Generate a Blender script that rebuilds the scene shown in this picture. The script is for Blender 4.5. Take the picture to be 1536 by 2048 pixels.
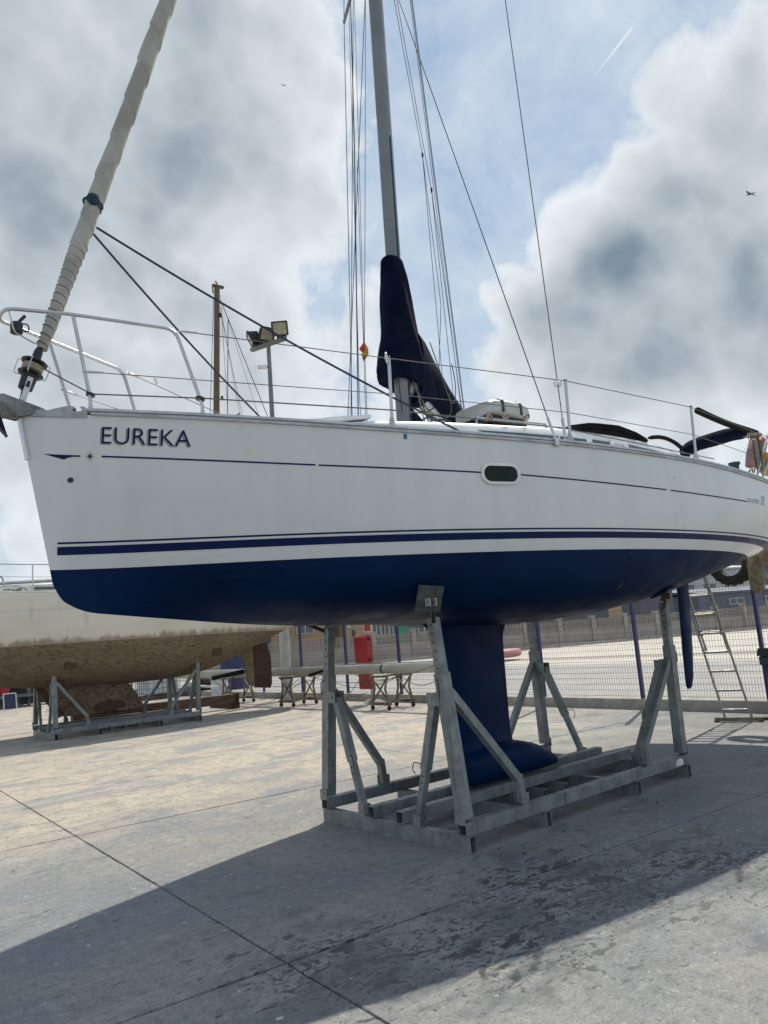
import bpy, math, random
import numpy as np
from mathutils import Vector, Matrix
random.seed(7)
rng = np.random.default_rng(7)
scene = bpy.context.scene
for o in list(bpy.data.objects):
    bpy.data.objects.remove(o)
COL = scene.collection

# ------------------------------------------------------------------ camera
CAM = np.array([-4.16175, -4.10429, 1.59750])
CR = np.array([0.759364, -0.646324, -0.075042])
CU = np.array([-0.046625, -0.169085, 0.984498])
CF = np.array([0.648993, 0.744094, 0.158532])
FPX = 1534.9
cd = bpy.data.cameras.new('camera')
cam = bpy.data.objects.new('camera', cd)
COL.objects.link(cam)
cam.matrix_world = Matrix(((CR[0], CU[0], -CF[0], CAM[0]), (CR[1], CU[1], -CF[1], CAM[1]),
                           (CR[2], CU[2], -CF[2], CAM[2]), (0, 0, 0, 1)))
cd.sensor_fit = 'VERTICAL'
cd.sensor_height = 36.0
cd.lens = FPX / 2048 * 36.0
cd.clip_start = 0.05
cd.clip_end = 5000
scene.camera = cam
scene.render.resolution_x, scene.render.resolution_y = 768, 1024


def ray(px, py):
    return CF + CR * (px - 768) / FPX + CU * (1024 - py) / FPX


def onX(px, py, x):
    d = ray(px, py); return CAM + d * ((x - CAM[0]) / d[0])


def onY(px, py, y):
    d = ray(px, py); return CAM + d * ((y - CAM[1]) / d[1])


def onZ(px, py, z=0.0):
    d = ray(px, py); return CAM + d * ((z - CAM[2]) / d[2])


def unit(v):
    v = np.asarray(v, float); return v / np.linalg.norm(v)


# ------------------------------------------------------------------ light and sky
SUN = unit((0.65, 0.285, 1.0))
world = bpy.data.worlds.new('World'); scene.world = world
world.use_nodes = True
NT = world.node_tree; NT.nodes.clear()


class NG:
    """small helper to write node graphs"""
    def __init__(s, nt): s.nt = nt

    def n(s, t, **k):
        nd = s.nt.nodes.new(t)
        for a, b in k.items(): setattr(nd, a, b)
        return nd

    def put(s, sock, v):
        if isinstance(v, bpy.types.NodeSocket): s.nt.links.new(v, sock)
        else:
            try: sock.default_value = v
            except Exception:
                sock.default_value = (*v, 1.0)

    def math(s, op, a, b=0.0, c=None, clamp=False):
        nd = s.n('ShaderNodeMath', operation=op); nd.use_clamp = clamp
        s.put(nd.inputs[0], a); s.put(nd.inputs[1], b)
        if c is not None: s.put(nd.inputs[2], c)
        return nd.outputs[0]

    def vmath(s, op, a, b=None, out=0):
        nd = s.n('ShaderNodeVectorMath', operation=op)
        s.put(nd.inputs[0], a)
        if b is not None:
            s.put(nd.inputs[3] if op == 'SCALE' else nd.inputs[1], b)
        return nd.outputs['Value'] if out == 'v' else nd.outputs[0]

    def rng(s, v, a, b, c=0.0, d=1.0, smooth=True):
        nd = s.n('ShaderNodeMapRange'); nd.interpolation_type = 'SMOOTHSTEP' if smooth else 'LINEAR'
        s.put(nd.inputs[0], v)
        for i, q in enumerate((a, b, c, d)): s.put(nd.inputs[i + 1], q)
        return nd.outputs[0]

    def noise(s, vec, scale, detail=4, rough=0.55, dist=0.0, col=False):
        nd = s.n('ShaderNodeTexNoise')
        if vec is not None: s.put(nd.inputs['Vector'], vec)
        nd.inputs['Scale'].default_value = scale; nd.inputs['Detail'].default_value = detail
        nd.inputs['Roughness'].default_value = rough; nd.inputs['Distortion'].default_value = dist
        return nd.outputs[1 if col else 0]

    def mix(s, f, a, b, mode='MIX'):
        nd = s.n('ShaderNodeMix', data_type='RGBA', blend_type=mode)
        s.put(nd.inputs[0], f); s.put(nd.inputs[6], a); s.put(nd.inputs[7], b)
        return nd.outputs[2]

    def mapping(s, vec, scale=(1, 1, 1), loc=(0, 0, 0), rot=(0, 0, 0)):
        nd = s.n('ShaderNodeMapping')
        s.put(nd.inputs['Vector'], vec)
        nd.inputs['Scale'].default_value = scale; nd.inputs['Location'].default_value = loc; nd.inputs['Rotation'].default_value = rot
        return nd.outputs[0]


g = NG(NT)
sky = g.n('ShaderNodeTexSky'); sky.sky_type = 'NISHITA'; sky.sun_disc = False
sky.sun_elevation = math.asin(SUN[2]); sky.sun_rotation = math.atan2(SUN[0], SUN[1])
sky.air_density = 1.0; sky.dust_density = 0.4; sky.ozone_density = 1.0
tc = g.n('ShaderNodeTexCoord').outputs['Generated']
warp = g.noise(tc, 5.0, 3, 0.55, col=True)
wv = g.vmath('ADD', tc, g.vmath('SCALE', g.vmath('SUBTRACT', warp, (0.5, 0.5, 0.5)), 0.10))
wv2 = g.vmath('NORMALIZE', wv)


def blob(px, py, deg_in, deg_out, w):
    d = unit(ray(px, py))
    dt = g.vmath('DOT_PRODUCT', wv2, tuple(d), out='v')
    return g.math('MULTIPLY', g.rng(dt, math.cos(math.radians(deg_out)), math.cos(math.radians(deg_in))), w)


def total(lst):
    a = lst[0]
    for b in lst[1:]: a = g.math('ADD', a, b)
    return a


big = g.math('SUBTRACT', g.noise(wv, 3.0, 3, 0.55), 0.5)
puff = g.math('SUBTRACT', g.noise(wv, 10.0, 7, 0.63), 0.5)
vo = g.n('ShaderNodeTexVoronoi'); vo.feature = 'F1'; vo.inputs['Scale'].default_value = 11.0; vo.inputs['Detail'].default_value = 1.0
vo.inputs['Roughness'].default_value = 0.5; NT.links.new(wv, vo.inputs['Vector'])
cell = g.math('SUBTRACT', 0.42, vo.outputs['Distance'])
puff_s = g.math('SUBTRACT', g.noise(g.vmath('ADD', wv, tuple(SUN * .03)), 10.0, 4, 0.60), 0.5)
relief = g.math('SUBTRACT', puff_s, puff)      # more cloud towards the sun: the side we see is in shade
# thickness of cloud in each direction
T = total([g.math('MULTIPLY', big, 1.1), g.math('MULTIPLY', puff, 1.45), g.math('MULTIPLY', cell, .95),
           blob(-60, 220, 4, 34, .95), blob(30, 60, 3, 16, .5), blob(330, 420, 4, 18, .30), blob(540, 140, 2, 14, .34), blob(480, 330, 2, 10, .22),
           blob(1330, 510, 2, 15, .66), blob(1480, 420, 5, 14, .62), blob(1510, 170, 3, 9, .50), blob(1200, 430, 1, 6, .35), blob(1330, 740, 4, 15, .50), blob(1130, 620, 2, 8, .30),
           blob(180, 780, 5, 18, .50), blob(1000, 780, 3, 10, .35), blob(1480, 820, 4, 14, .45), blob(640, 800, 3, 11, .42), blob(1200, 680, 2, 9, .30),
           blob(1060, 60, 4, 18, -.22), blob(970, 340, 3, 13, -.24), blob(580, 570, 2, 6, -.35), blob(900, 560, 2, 7, -.30)])
dens = g.rng(T, -0.26, 0.44)
sh = g.rng(g.math('ADD', g.math('ADD', T, g.math('MULTIPLY', relief, 1.5)), g.math('MULTIPLY', puff, -.1)), 0.0, 2.45, smooth=False)
ccol = g.mix(sh, (0.88, 0.925, 0.95), (0.215, 0.285, 0.355))
# contrail between two directions in the sky
d1, d2 = unit(ray(1268, 50)), unit(ray(1145, 210))
nn_ = unit(np.cross(d1, d2)); al = unit(d1 - d2); md = (d1 + d2) / 2
off = g.math('ABSOLUTE', g.vmath('DOT_PRODUCT', tc, tuple(nn_), out='v'))
along = g.math('SUBTRACT', g.vmath('DOT_PRODUCT', tc, tuple(al), out='v'), float(md @ al))
half = float(np.linalg.norm(d1 - d2) / 2)
tr = g.math('MULTIPLY', g.rng(off, 0.0022, 0.0006), g.math('MULTIPLY', g.rng(along, -half, half * .6, 0, .8), g.rng(along, half + .002, half - .004)))
tr = g.math('MULTIPLY', tr, g.rng(g.vmath('DOT_PRODUCT', tc, tuple(unit(md)), out='v'), .9, .95))
bg1 = g.n('ShaderNodeBackground'); bg1.inputs[1].default_value = 0.08
skyc = g.mix(0.6, sky.outputs[0], (4.4, 6.8, 9.8))
NT.links.new(skyc, bg1.inputs[0])
bg2 = g.n('ShaderNodeBackground'); bg2.inputs[1].default_value = 1.0
NT.links.new(ccol, bg2.inputs[0])
hz = g.n('ShaderNodeSeparateXYZ'); NT.links.new(tc, hz.inputs[0])
veil = g.math('ADD', g.rng(hz.outputs[2], 0.60, 0.0, 0.34, 0.72), g.math('MULTIPLY', puff, 1.1))
ms = g.n('ShaderNodeMixShader')
fac = g.math('MAXIMUM', g.math('MAXIMUM', dens, veil), tr)
NT.links.new(fac, ms.inputs[0]); NT.links.new(bg1.outputs[0], ms.inputs[1]); NT.links.new(bg2.outputs[0], ms.inputs[2])
wo = g.n('ShaderNodeOutputWorld'); NT.links.new(ms.outputs[0], wo.inputs[0])

sl = bpy.data.lights.new('sun', 'SUN'); sl.energy = 4.6; sl.angle = math.radians(0.7); sl.color = (1.0, 0.915, 0.775)
so = bpy.data.objects.new('sun', sl); COL.objects.link(so)
so.rotation_euler = Vector(tuple(-SUN)).to_track_quat('-Z', 'Y').to_euler()
so.location = (6, 3, 20)
scene.view_settings.view_transform = 'Standard'; scene.view_settings.look = 'None'
scene.view_settings.exposure = 0.0; scene.view_settings.gamma = 1.0
scene.view_settings.use_curve_mapping = False
scene.render.engine = 'CYCLES'

# ------------------------------------------------------------------ materials
MATS = {}


def pm(name, c1, c2=None, rough=0.5, metal=0.0, scale=8.0, bump=0.0, bscale=None, coat=0.0, lo=0.35, hi=0.65, detail=5, stretch=(1, 1, 1), spec=0.5, vec='pos', rvar=.08):
    """principled material, colour broken up by noise in world position"""
    m = bpy.data.materials.new(name); m.use_nodes = True
    q = NG(m.node_tree); b = m.node_tree.nodes['Principled BSDF']
    pos = q.n('ShaderNodeNewGeometry').outputs['Position'] if vec == 'pos' else q.n('ShaderNodeTexCoord').outputs['Object']
    pv = q.mapping(pos, stretch)
    if c2 is None: c2 = tuple(c * .8 for c in c1)
    nf = q.rng(q.noise(pv, scale, detail, .6), lo, hi)
    q.put(b.inputs['Base Color'], q.mix(nf, (*c1, 1), (*c2, 1)))
    q.put(b.inputs['Roughness'], q.rng(q.noise(pv, scale * 2.3, 3), .3, .7, max(rough - rvar, .02), min(rough + rvar, 1)))
    b.inputs['Metallic'].default_value = metal
    b.inputs['Coat Weight'].default_value = coat
    b.inputs['Specular IOR Level'].default_value = spec
    if bump:
        bn = q.n('ShaderNodeBump'); bn.inputs['Strength'].default_value = 1.0; bn.inputs['Distance'].default_value = bump
        q.put(bn.inputs['Height'], q.noise(pv, bscale or scale * 3, 6, .6)); m.node_tree.links.new(bn.outputs[0], b.inputs['Normal'])
    MATS[name] = m
    return m


pm('gelcoat', (.60, .62, .61), (.55, .565, .55), .24, scale=2.6, coat=.3, lo=.35, hi=.85, rvar=.015, stretch=(2.2, 2.2, .35), detail=7)
pm('deckwhite', (.74, .75, .74), (.66, .67, .66), .4, scale=3)
pm('navy', (.002, .011, .070), (.002, .009, .058), .4, scale=3, spec=.15)
pm('letterblue', (.003, .008, .05), None, .4, spec=.15)
pm('lettergrey', (.22, .24, .27), None, .4)
def antifouling():
    m = bpy.data.materials.new('antifoul'); m.use_nodes = True; q = NG(m.node_tree); b = m.node_tree.nodes['Principled BSDF']
    pos = q.n('ShaderNodeNewGeometry').outputs['Position']
    c = q.mix(q.rng(q.noise(q.mapping(pos, (.9, 1, 2.5)), 1.6, 5, .6), .28, .72), (.0009, .0165, .066, 1), (.0006, .0105, .044, 1))
    c = q.mix(q.rng(q.noise(q.mapping(pos, (1.2, 1.2, 16)), 1.5, 5, .65), .52, .68, 0, .38), c, (.0030, .022, .072, 1))
    c = q.mix(q.rng(q.noise(pos, 7, 7, .72), .60, .72, 0, .30), c, (.016, .028, .060, 1))
    c = q.mix(q.rng(q.noise(q.mapping(pos, (3, 9, 9)), 2.0, 6, .7), .67, .72, 0, .40), c, (.05, .055, .06, 1))
    q.put(b.inputs['Base Color'], c); q.put(b.inputs['Roughness'], q.rng(q.noise(pos, 5, 4), .3, .7, .44, .60)); b.inputs['Specular IOR Level'].default_value = .10
    bn = q.n('ShaderNodeBump'); bn.inputs['Distance'].default_value = .0008; q.put(bn.inputs['Height'], q.noise(q.mapping(pos, (1, 1, 2)), 45, 4, .6)); m.node_tree.links.new(bn.outputs[0], b.inputs['Normal'])
    MATS['antifoul'] = m


antifouling()
pm('alu', (.50, .51, .52), (.38, .39, .40), .42, .75, scale=6)
pm('ladderalu', (.36, .36, .35), (.26, .26, .255), .55, .4, scale=8)
pm('mastalu', (.20, .205, .21), (.17, .175, .18), .42, .6, scale=3)
pm('stainless', (.50, .51, .52), (.44, .45, .46), .30, .85, scale=3)
pm('railrubber', (.16, .17, .17), (.10, .105, .11), .6, scale=14)
pm('railgrey', (.42, .43, .43), (.30, .31, .31), .45, .3, scale=14, stretch=(.3, 1, 1))
pm('navycloth', (.0045, .009, .028), (.0025, .0045, .015), .95, scale=5, bump=.004, bscale=9, spec=.06)
pm('blackcloth', (.006, .007, .008), (.012, .013, .014), .9, scale=5, bump=.003, bscale=12, spec=.12)
pm('sailcloth', (.38, .37, .33), (.27, .265, .235), .85, scale=3.2, bump=.004, bscale=10)
pm('ropedark', (.014, .022, .045), (.03, .04, .06), .85, scale=60)
pm('ropegrey', (.16, .16, .15), (.09, .09, .085), .85, scale=60)
pm('ropebeige', (.36, .30, .22), (.24, .19, .14), .9, scale=40)
pm('ropeteal', (.008, .055, .075), (.01, .03, .045), .85, scale=40)
pm('wire', (.09, .095, .10), (.06, .06, .065), .45, .5, scale=20)
pm('black', (.010, .010, .011), (.018, .018, .019), .45, scale=20)
pm('rubber', (.016, .016, .016), (.030, .028, .026), .8, scale=18, bump=.002)
pm('acrylic', (.07, .085, .088), (.09, .10, .105), .38, scale=2, spec=.25)
pm('portglass', (.006, .018, .016), (.010, .024, .020), .3, scale=3, spec=.15)
pm('white', (.74, .74, .72), (.60, .60, .58), .45, scale=9)
pm('raftwhite', (.46, .47, .44), (.38, .385, .36), .5, scale=7)
pm('orange', (.42, .13, .05), (.30, .08, .03), .7, scale=12)
pm('yellow', (.62, .36, .02), (.5, .26, .02), .7, scale=12)
pm('pinkcloth', (.30, .17, .15), (.20, .11, .10), .8, scale=10)
pm('red', (.36, .028, .026), (.29, .022, .022), .45, scale=4)
pm('flagred', (.55, .05, .03), None, .8); pm('flagyellow', (.7, .42, .04), None, .8)
def galvanised():
    m = bpy.data.materials.new('galv'); m.use_nodes = True; q = NG(m.node_tree); b = m.node_tree.nodes['Principled BSDF']
    pos = q.n('ShaderNodeNewGeometry').outputs['Position']
    v = q.n('ShaderNodeTexVoronoi'); v.inputs['Scale'].default_value = 55; q.put(v.inputs['Vector'], pos)
    sc_ = q.n('ShaderNodeSeparateColor'); m.node_tree.links.new(v.outputs['Color'], sc_.inputs[0])
    c = q.mix(q.rng(q.noise(pos, 6, 6, .65), .32, .68), (.24, .262, .26, 1), (.135, .150, .150, 1))
    c = q.mix(q.math('MULTIPLY', sc_.outputs[0], .30), c, (.31, .33, .33, 1))
    dr = q.noise(q.mapping(pos, (16, 16, 1.6)), 1.0, 5, .6)
    c = q.mix(q.rng(dr, .56, .70, 0, .55), c, (.085, .092, .092, 1))
    c = q.mix(q.rng(q.noise(pos, 4.5, 7, .72), .63, .70, 0, .7), c, (.40, .41, .40, 1))
    c = q.mix(q.rng(q.noise(q.mapping(pos, (9, 9, 3)), 1.0, 6, .7), .665, .72, 0, .75), c, (.15, .075, .040, 1))
    q.put(b.inputs['Base Color'], c); q.put(b.inputs['Roughness'], q.rng(q.noise(pos, 14, 3), .3, .7, .42, .68)); b.inputs['Metallic'].default_value = .35
    bn = q.n('ShaderNodeBump'); bn.inputs['Distance'].default_value = .0008; q.put(bn.inputs['Height'], q.noise(pos, 60, 5, .6)); m.node_tree.links.new(bn.outputs[0], b.inputs['Normal'])
    MATS['galv'] = m


galvanised()
pm('paddark', (.075, .085, .082), (.045, .05, .05), .7, .1, scale=16, bump=.001)
pm('galvpale', (.36, .38, .38), (.25, .27, .27), .5, .35, scale=12)
pm('rust', (.10, .045, .025), (.05, .028, .018), .85, scale=14, bump=.002)
def fouling(name, cols, sc):
    m = bpy.data.materials.new(name); m.use_nodes = True; q = NG(m.node_tree); b = m.node_tree.nodes['Principled BSDF']
    pos = q.n('ShaderNodeNewGeometry').outputs['Position']; st = q.mapping(pos, (.45, 1, 1.4))
    c = q.mix(q.rng(q.noise(st, 2.2 * sc, 5, .6), .35, .65), (*cols[0], 1), (*cols[1], 1))
    c = q.mix(q.rng(q.noise(st, 17 * sc, 6, .7), .46, .62), c, (*cols[2], 1))
    c = q.mix(q.rng(q.noise(pos, 46 * sc, 4, .7), .55, .68), c, (*cols[3], 1))
    c = q.mix(q.rng(q.noise(st, 6 * sc, 7, .7), .60, .70), c, (*cols[4], 1))
    q.put(b.inputs['Base Color'], c); b.inputs['Roughness'].default_value = .95; b.inputs['Specular IOR Level'].default_value = .1
    bn = q.n('ShaderNodeBump'); bn.inputs['Distance'].default_value = .03; q.put(bn.inputs['Height'], q.math('ADD', q.noise(pos, 22, 6, .7), q.noise(st, 7, 5, .65))); m.node_tree.links.new(bn.outputs[0], b.inputs['Normal'])
    MATS[name] = m


fouling('foul', ((.27, .205, .14), (.21, .175, .11), (.13, .108, .072), (.40, .34, .26), (.07, .052, .034)), 1.0)
fouling('foulkeel', ((.25, .19, .13), (.17, .13, .085), (.075, .056, .038), (.40, .33, .25), (.035, .026, .018)), 1.3)
pm('oldhull', (.70, .665, .57), (.60, .555, .46), .5, scale=1.3, lo=.3, hi=.75, stretch=(.6, .6, 1.6))
def old_grime():
    m = MATS['oldhull']; q = NG(m.node_tree); b = m.node_tree.nodes['Principled BSDF']; base = b.inputs['Base Color'].links[0].from_socket
    pos = q.n('ShaderNodeNewGeometry').outputs['Position']; sx = q.n('ShaderNodeSeparateXYZ'); m.node_tree.links.new(pos, sx.inputs[0])
    z = q.math('ADD', sx.outputs[2], q.math('MULTIPLY', q.noise(q.mapping(pos, (3.5, 3.5, 1.2)), 1.4, 7, .7), -.42))
    c = q.mix(q.rng(z, 1.86, 1.74, 0, .75), base, (.20, .155, .105, 1))
    c = q.mix(q.rng(q.noise(q.mapping(pos, (7, 7, .5)), 1.0, 5, .65), .56, .72, 0, .35), c, (.36, .32, .25, 1))
    q.put(b.inputs['Base Color'], c)


old_grime()
pm('oldwhite', (.66, .66, .62), (.52, .52, .48), .5, scale=4)
pm('woodmast', (.125, .088, .05), (.085, .06, .036), .6, scale=9, stretch=(4, 4, .4))
pm('sparbeige', (.42, .40, .34), (.32, .30, .25), .5, .1, scale=4, stretch=(1, .4, 1))
pm('timber', (.16, .115, .078), (.085, .06, .042), .85, scale=10, stretch=(.4, 1, 2), bump=.002)
pm('trestle', (.25, .215, .17), (.10, .075, .055), .7, .2, scale=12)
pm('postblue', (.004, .014, .125), (.003, .010, .09), .45, scale=6)
pm('meshwire', (.17, .13, .105), (.10, .08, .07), .6, .3, scale=10)
pm('kerbconc', (.36, .34, .30), (.25, .235, .21), .9, scale=3.5, bump=.004, bscale=30)
pm('poleconc', (.46, .49, .48), (.38, .41, .40), .7, scale=3)
pm('polegrey', (.20, .20, .19), (.15, .15, .145), .55, .3, scale=6)
pm('lampglass', (.40, .36, .24), (.30, .28, .20), .15, scale=6)
pm('blackmetal', (.02, .02, .021), (.035, .034, .033), .5, .3, scale=10)
pm('ibc', (.62, .66, .68), (.50, .55, .58), .4, scale=3)
pm('teal', (.01, .16, .16), None, .45); pm('redplastic', (.40, .02, .03), None, .4)
pm('boardblue', (.018, .03, .075), (.012, .02, .05), .4, scale=4)
pm('darkshed', (.045, .055, .055), (.03, .036, .038), .7, scale=3)
pm('benchgrey', (.17, .19, .19), (.12, .135, .135), .7, scale=4)
pm('binblue', (.020, .036, .046), (.014, .026, .034), .5, scale=6)
pm('fendercloth', (.26, .235, .15), (.15, .135, .085), .9, scale=14, bump=.003)
pm('fendertan', (.34, .27, .20), (.24, .19, .14), .8, scale=10)
pm('walltan', (.36, .325, .29), (.29, .26, .235), .9, scale=.9, bump=.004, bscale=9)
pm('ochre', (.36, .27, .16), (.31, .235, .14), .8, scale=.6)
pm('warepurple', (.085, .085, .115), (.065, .065, .09), .7, scale=.3)
pm('warepale', (.36, .37, .40), (.29, .30, .33), .7, scale=.3)
pm('wareblue', (.10, .12, .17), (.08, .095, .135), .7, scale=.3)
pm('roofpale', (.50, .50, .49), (.40, .40, .40), .7, scale=.5)
pm('greendoor', (.03, .28, .16), None, .6); pm('winfar', (.09, .12, .14), (.06, .08, .10), .2, scale=2)
pm('verge', (.36, .33, .29), (.28, .26, .23), .95, scale=.7)
pm('earth', (.36, .27, .20), (.28, .21, .16), .95, scale=.4)
pm('jointfill', (.035, .033, .030), (.02, .02, .02), .9, scale=20)
pm('asphalt', (.34, .33, .32), (.28, .275, .27), .9, scale=.5)
pm('farconc', (.50, .47, .42), (.42, .395, .36), .9, scale=.25)
pm('pinkboat', (.50, .20, .20), (.45, .24, .23), .5, scale=4)
pm('gullwhite', (.10, .10, .10), (.06, .06, .06), .7)
pm('tealwinch', (.008, .028, .040), (.012, .02, .028), .7, scale=9)
pm('signred', (.5, .06, .04), None, .6)


def concrete():
    m = bpy.data.materials.new('yard_concrete'); m.use_nodes = True
    q = NG(m.node_tree); b = m.node_tree.nodes['Principled BSDF']
    pos = q.n('ShaderNodeNewGeometry').outputs['Position']
    big = q.rng(q.noise(pos, .33, 4, .55), .36, .64)
    c = q.mix(big, (.335, .32, .285, 1), (.26, .27, .275, 1))
    # warm colour away from the boat, cooler towards the camera, with a noisy edge
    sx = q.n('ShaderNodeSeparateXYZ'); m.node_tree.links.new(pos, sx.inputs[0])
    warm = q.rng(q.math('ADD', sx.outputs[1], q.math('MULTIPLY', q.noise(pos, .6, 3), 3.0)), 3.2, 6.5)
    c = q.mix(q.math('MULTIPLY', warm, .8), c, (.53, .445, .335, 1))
    # blue-grey worn patches and brushed-in tyre sweeps
    c = q.mix(q.rng(q.noise(q.mapping(pos, (1, 1.6, 1), rot=(0, 0, .3)), .75, 5, .62, .6), .46, .62, 0, .78), c, (.215, .235, .262, 1))
    sw = q.noise(q.mapping(pos, (.4, 4.2, 1), rot=(0, 0, .25)), 1.3, 7, .66, 1.6)
    c = q.mix(q.rng(sw, .50, .68, 0, .42), c, (.235, .222, .205, 1))
    c = q.mix(q.rng(sw, .44, .32, 0, .30), c, (.52, .485, .42, 1))
    sw2 = q.noise(q.mapping(pos, (4.5, .6, 1), rot=(0, 0, -.5)), .9, 6, .66, .9)
    c = q.mix(q.rng(sw2, .53, .70, 0, .32), c, (.23, .235, .245, 1))
    # mottling and grit
    c = q.mix(q.rng(q.noise(pos, 4.2, 6, .7), .38, .66, 0, .55), c, (.225, .225, .222, 1))
    mo = q.noise(pos, 15, 6, .72)
    c = q.mix(q.rng(mo, .51, .64, 0, .70), c, (.165, .166, .165, 1))
    c = q.mix(q.rng(mo, .45, .33, 0, .48), c, (.50, .48, .435, 1))
    grit = q.noise(pos, 70, 4, .75)
    c = q.mix(q.rng(grit, .53, .65, 0, .78), c, (.11, .11, .108, 1))
    c = q.mix(q.rng(grit, .45, .33, 0, .5), c, (.56, .545, .51, 1))
    # oily drip stains beside the cradle
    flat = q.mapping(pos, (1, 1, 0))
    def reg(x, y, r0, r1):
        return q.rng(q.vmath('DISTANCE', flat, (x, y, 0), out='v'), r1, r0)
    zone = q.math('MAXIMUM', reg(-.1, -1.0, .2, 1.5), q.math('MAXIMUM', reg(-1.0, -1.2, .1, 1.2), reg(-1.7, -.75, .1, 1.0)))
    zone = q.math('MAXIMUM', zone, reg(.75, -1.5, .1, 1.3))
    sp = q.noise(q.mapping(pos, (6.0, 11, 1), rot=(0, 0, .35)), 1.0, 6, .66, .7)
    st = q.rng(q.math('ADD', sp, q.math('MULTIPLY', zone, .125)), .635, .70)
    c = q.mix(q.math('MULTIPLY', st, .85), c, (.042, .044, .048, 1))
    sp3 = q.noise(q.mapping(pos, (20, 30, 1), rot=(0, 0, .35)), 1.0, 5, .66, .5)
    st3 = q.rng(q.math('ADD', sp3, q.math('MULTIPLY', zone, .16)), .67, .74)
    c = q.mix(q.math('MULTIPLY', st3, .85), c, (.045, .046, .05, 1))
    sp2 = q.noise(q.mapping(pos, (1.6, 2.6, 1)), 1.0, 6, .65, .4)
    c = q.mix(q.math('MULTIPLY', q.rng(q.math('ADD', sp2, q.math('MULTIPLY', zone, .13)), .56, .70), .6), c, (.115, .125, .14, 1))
    # specks of white paint and dark chips
    def specks(sc, th, col, amt):
        v = q.n('ShaderNodeTexVoronoi'); v.inputs['Scale'].default_value = sc; v.inputs['Randomness'].default_value = 1
        q.put(v.inputs['Vector'], q.vmath('ADD', q.mapping(pos, (1, 1.5, 0)), q.vmath('SCALE', q.noise(pos, 9, 2, col=True), .1)))
        sc_ = q.n('ShaderNodeSeparateColor'); m.node_tree.links.new(v.outputs['Color'], sc_.inputs[0])
        pick = q.math('GREATER_THAN', sc_.outputs[0], amt)
        size = q.math('MULTIPLY', sc_.outputs[1], th)
        return q.math('MULTIPLY', pick, q.math('LESS_THAN', v.outputs['Distance'], size)), col
    for sc, th, col, amt in ((5, .10, (.62, .62, .60, 1), .72), (11, .14, (.66, .65, .63, 1), .84), (7, .13, (.09, .09, .09, 1), .80), (3.3, .10, (.12, .12, .12, 1), .7)):
        f_, cc = specks(sc, th, col, amt)
        c = q.mix(q.math('MULTIPLY', f_, .8), c, cc)
    # outside the warm area the colour is multiplied darker and slightly bluer
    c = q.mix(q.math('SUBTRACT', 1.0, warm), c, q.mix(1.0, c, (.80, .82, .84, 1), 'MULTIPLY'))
    q.put(b.inputs['Base Color'], c)
    ro = q.math('SUBTRACT', q.rng(q.noise(pos, 1.3, 4), .3, .7, .70, .90), q.math('MULTIPLY', st, .25))
    q.put(b.inputs['Roughness'], ro)
    b.inputs['Specular IOR Level'].default_value = .35
    bn = q.n('ShaderNodeBump'); bn.inputs['Strength'].default_value = .8; bn.inputs['Distance'].default_value = .004
    q.put(bn.inputs['Height'], q.math('ADD', q.noise(pos, 38, 6, .7), q.math('MULTIPLY', q.noise(pos, 3, 4), 1.5)))
    m.node_tree.links.new(bn.outputs[0], b.inputs['Normal'])
    MATS['yard'] = m


concrete()


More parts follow.
